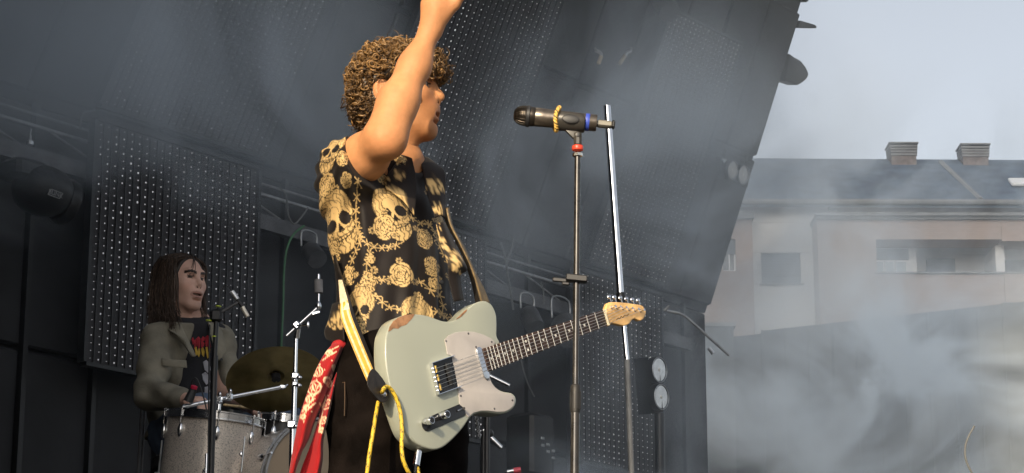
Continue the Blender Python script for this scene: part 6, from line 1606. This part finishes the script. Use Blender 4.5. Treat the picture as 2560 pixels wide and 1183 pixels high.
# two small gooseneck hooks high in the middle
gold = mat('tan_hook_tip', (.45, .36, .22), .4, .4)
for i, (px, lab) in enumerate(((1497, 'left of two small silver hooks high above the microphone'), (1560, 'right of two small silver hooks high above the microphone'))):
    tt = .22; f = lambda x, y: tilt_pt(*tilt_sh(x, y, tt), tt)
    h = thing('hook', f(px, 160), lab, 'hook', 'silver hooks on the leaning wall')
    sg = 1 if i == 0 else -1
    bx0 = 1490 if i == 0 else 1577
    pts = [f(bx0, 127), f(bx0 + sg * 6, 129), f(bx0 + sg * 12, 134), f(bx0 + sg * 13, 141)]
    MB().tube(catmull(pts, 5), .012, 8).build('neck', steel, h)
    e = (1503, 141, 1496, 160) if i == 0 else (1562, 140, 1549, 160)
    MB().cyl(f(e[0], e[1]), f(e[2], e[3]), .014, 10).build('tip', gold, h)
    MB().cyl(f(bx0 - sg * 2, 120), f(bx0, 127), .008, 8).build('stem', alu, h)

# round led wash lamp seen past the stand top
wc = tilt_pt(*tilt_sh(1464, 372, .2), .2); wd = (Vector((0, 0, CAMZ)) - wc).normalized()
wl = thing('led_wash_lamp', wc - wd * .06, 'round dark lamp dotted with tiny white leds just right of the stand top', 'stage light')
MB().lathe(wc, wd, [(.03, -.10), (.058, -.06), (.062, 0), (.056, .003)], 28).build('housing', black_wall, wl)
dl = MB(); x_, y_, z_ = frame_of(wd)
for rr, n_ in ((.016, 6), (.033, 12), (.050, 18)):
    for k in range(n_): dl.ball(wc + wd * .004 + x_ * (rr * math.cos(k * 6.283 / n_ + rr * 90)) + y_ * (rr * math.sin(k * 6.283 / n_ + rr * 90)), .0036, 6, 4)
o = dl.build('led_lens', mat('wash_lens', (.8, .8, .82), .2), wl); o['kind'] = 'stuff'
MB().cyl(wc - wd * .08, wc - TN * .22, .014).build('bracket', black_metal, wl)

# leaning chrome pole and black tube behind the headstock
YP = 8.0
cp = thing('chrome_pole', Vector((at(1578, 1183, YP).x, YP, FL)), 'slim leaning chrome pole rising behind the near microphone stand', 'pole')
MB().cyl(at(1517.5, 265, YP), at(1551, 736, YP), .0135, 18).build('upper_tube', chrome, cp)
MB().cyl(at(1551, 733, YP), at(1554, 760, YP), .017, 16).build('joint', black_metal, cp)
MB().cyl(at(1554, 755, YP), at(1568, 906, YP), .0095, 16).build('middle_tube', chrome, cp)
q0 = at(1567.5, 900, YP); MB().cyl(q0, Vector((q0.x + .04, q0.y, FL)), .011, 16).build('lower_tube', mat('dull_grey_tube', (.14, .145, .15), .6), cp)
# thin boom arm at the right, half lost in smoke
rb_ = thing('boom_microphone_stand', Vector((at(1830, 1100, 12.2).x, 12.2, FL)), 'thin pale boom arm slanting down into the smoke right of the screens', 'microphone stand')
MB().tube([at(1668, 778, 12.0), at(1700, 784, 12.0), at(1716, 793, 12.0), at(1822, 888, 12.2)], .008, 8).build('boom_arm', alu, rb_)
MB().cyl(at(1660, 778, 12.0), at(1673, 765, 12.0), .009, 8).build('clip', alu, rb_)
MB().cyl(at(1772, 870, 12.1), at(1783, 884, 12.1), .012, 8).build('weight', steel, rb_)
# loudspeaker and small things low on the stage
sp = thing('loudspeaker', Vector((at(1430, 1180, 12.0).x, 12.0, FL)), 'dark wedge monitor with six pale strips low behind the guitar horn', 'loudspeaker')
c = at(1325, 1085, 12.4)
MB().cbox(c + Vector((.0, .15, -.05)), (.22, .2, .36), (A, N, Zup), .02).build('cabinet', black_plastic, sp)
for k in range(6): MB().cbox(c + A * (-.05 + .05 * (k % 3)) + Zup * (-.02 - .04 * (k // 3) - .03 * (k % 3)) + N * .13 + Vector((0, .15, 0)), (.032, .006, .016), (A, N, Zup), .003).build('strip', alu, sp)
MB().box(Vector((c.x, c.y + .15, (c.z - .23 + FL) / 2)), (.05, .05, c.z - .23 - FL)).build('post', black_metal, sp)
xs = thing('cable_plug', at(1290, 1178, 9.0), 'pale connector with a pink-red tip low at the singer\'s feet level', 'plug')
MB().cyl(at(1268, 1180, 9.0), at(1284, 1177, 9.0), .010, 10).build('body', steel, xs); MB().cyl(at(1284, 1177, 9.0), at(1302, 1174, 9.0), .012, 12).build('tip', mat('pink_red_plastic', (.6, .09, .12), .5), xs)
p = at(1268, 1181, 9.0); MB().tube([p, p + Vector((-.06, 0, -.05)), Vector((p.x - .09, p.y, FL))], .006, 8).build('cable', black_plastic, xs)
# short strings/arms under the guitar
ta = thing('tom_arm', at(1230, 1100, 9.4), 'short bright metal arm pointing down right below the guitar horn', 'metal arm')
MB().cyl(at(1208, 1075, 9.4), at(1254, 1120, 9.4), .011, 10).build('rod', steel, ta); MB().ball(at(1222, 1085, 9.4), .022, 10, 8).build('joint', black_metal, ta)
p = at(1210, 1078, 9.4); MB().cyl(p, Vector((p.x, p.y, FL)), .014, 10).build('post', black_metal, ta)
tb2 = thing('metal_bar', at(1250, 955, 9.0), 'short bright bar end poking out right of the guitar neck joint', 'metal arm')
MB().cyl(at(1215, 935, 9.0), at(1274, 964, 9.0), .008, 10).build('rod', steel, tb2); p = at(1218, 937, 9.0); MB().cyl(p, Vector((p.x, p.y, FL)), .012, 10).build('post', black_metal, tb2)
# wallet chain on the far trouser leg
ch_m = steel; wc_ = thing('wallet_chain', at(1192, 1040, 5.30), 'thin chain hanging on the singer\'s far hip below the guitar', 'chain')
for k in range(12):
    p = at(1190 + k * .9, 1038 + k * 5, 5.33); MB().lathe(p, Vector((1, .3, 0)) if k % 2 else Vector((.2, 1, 0)), [(.0035, -.0009), (.0048, 0), (.0035, .0009), (.0025, 0)], 10, True).build('chain_link', ch_m, wc_)
# cable loop at the lower right
o = MB().tube(catmull([at(2436, 1065, 12.5), at(2420, 1095, 12.5), at(2413, 1120, 12.5), at(2415, 1150, 12.5), at(2430, 1183, 12.5), at(2460, 1230, 12.5)], 6), .006, 6).build('hanging_cable', cabm, None, org=at(2430, 1180, 12.5)); tag(o, 'pale cable arc faint in the smoke at lower right', 'cable')
# lamp at the top edge
tl_ = thing('par_lamp', tilt_pt(*tilt_sh(1655, 5, .25), .25), 'pale grey lamp at the top edge above the right leaning screen', 'stage light', 'small lamps on the truss')
c = tilt_pt(*tilt_sh(1655, 0, .25), .25); MB().lathe(c, Vector((.3, -.5, -.8)), [(.04, -.05), (.07, 0), (.075, .14), (.066, .14)], 24).build('housing', grey_steel, tl_); MB().lathe(c + Vector((.3, -.5, -.8)).normalized() * .135, Vector((.3, -.5, -.8)), [(.064, 0), (.06, .004)], 24).build('lens', lens_m, tl_)
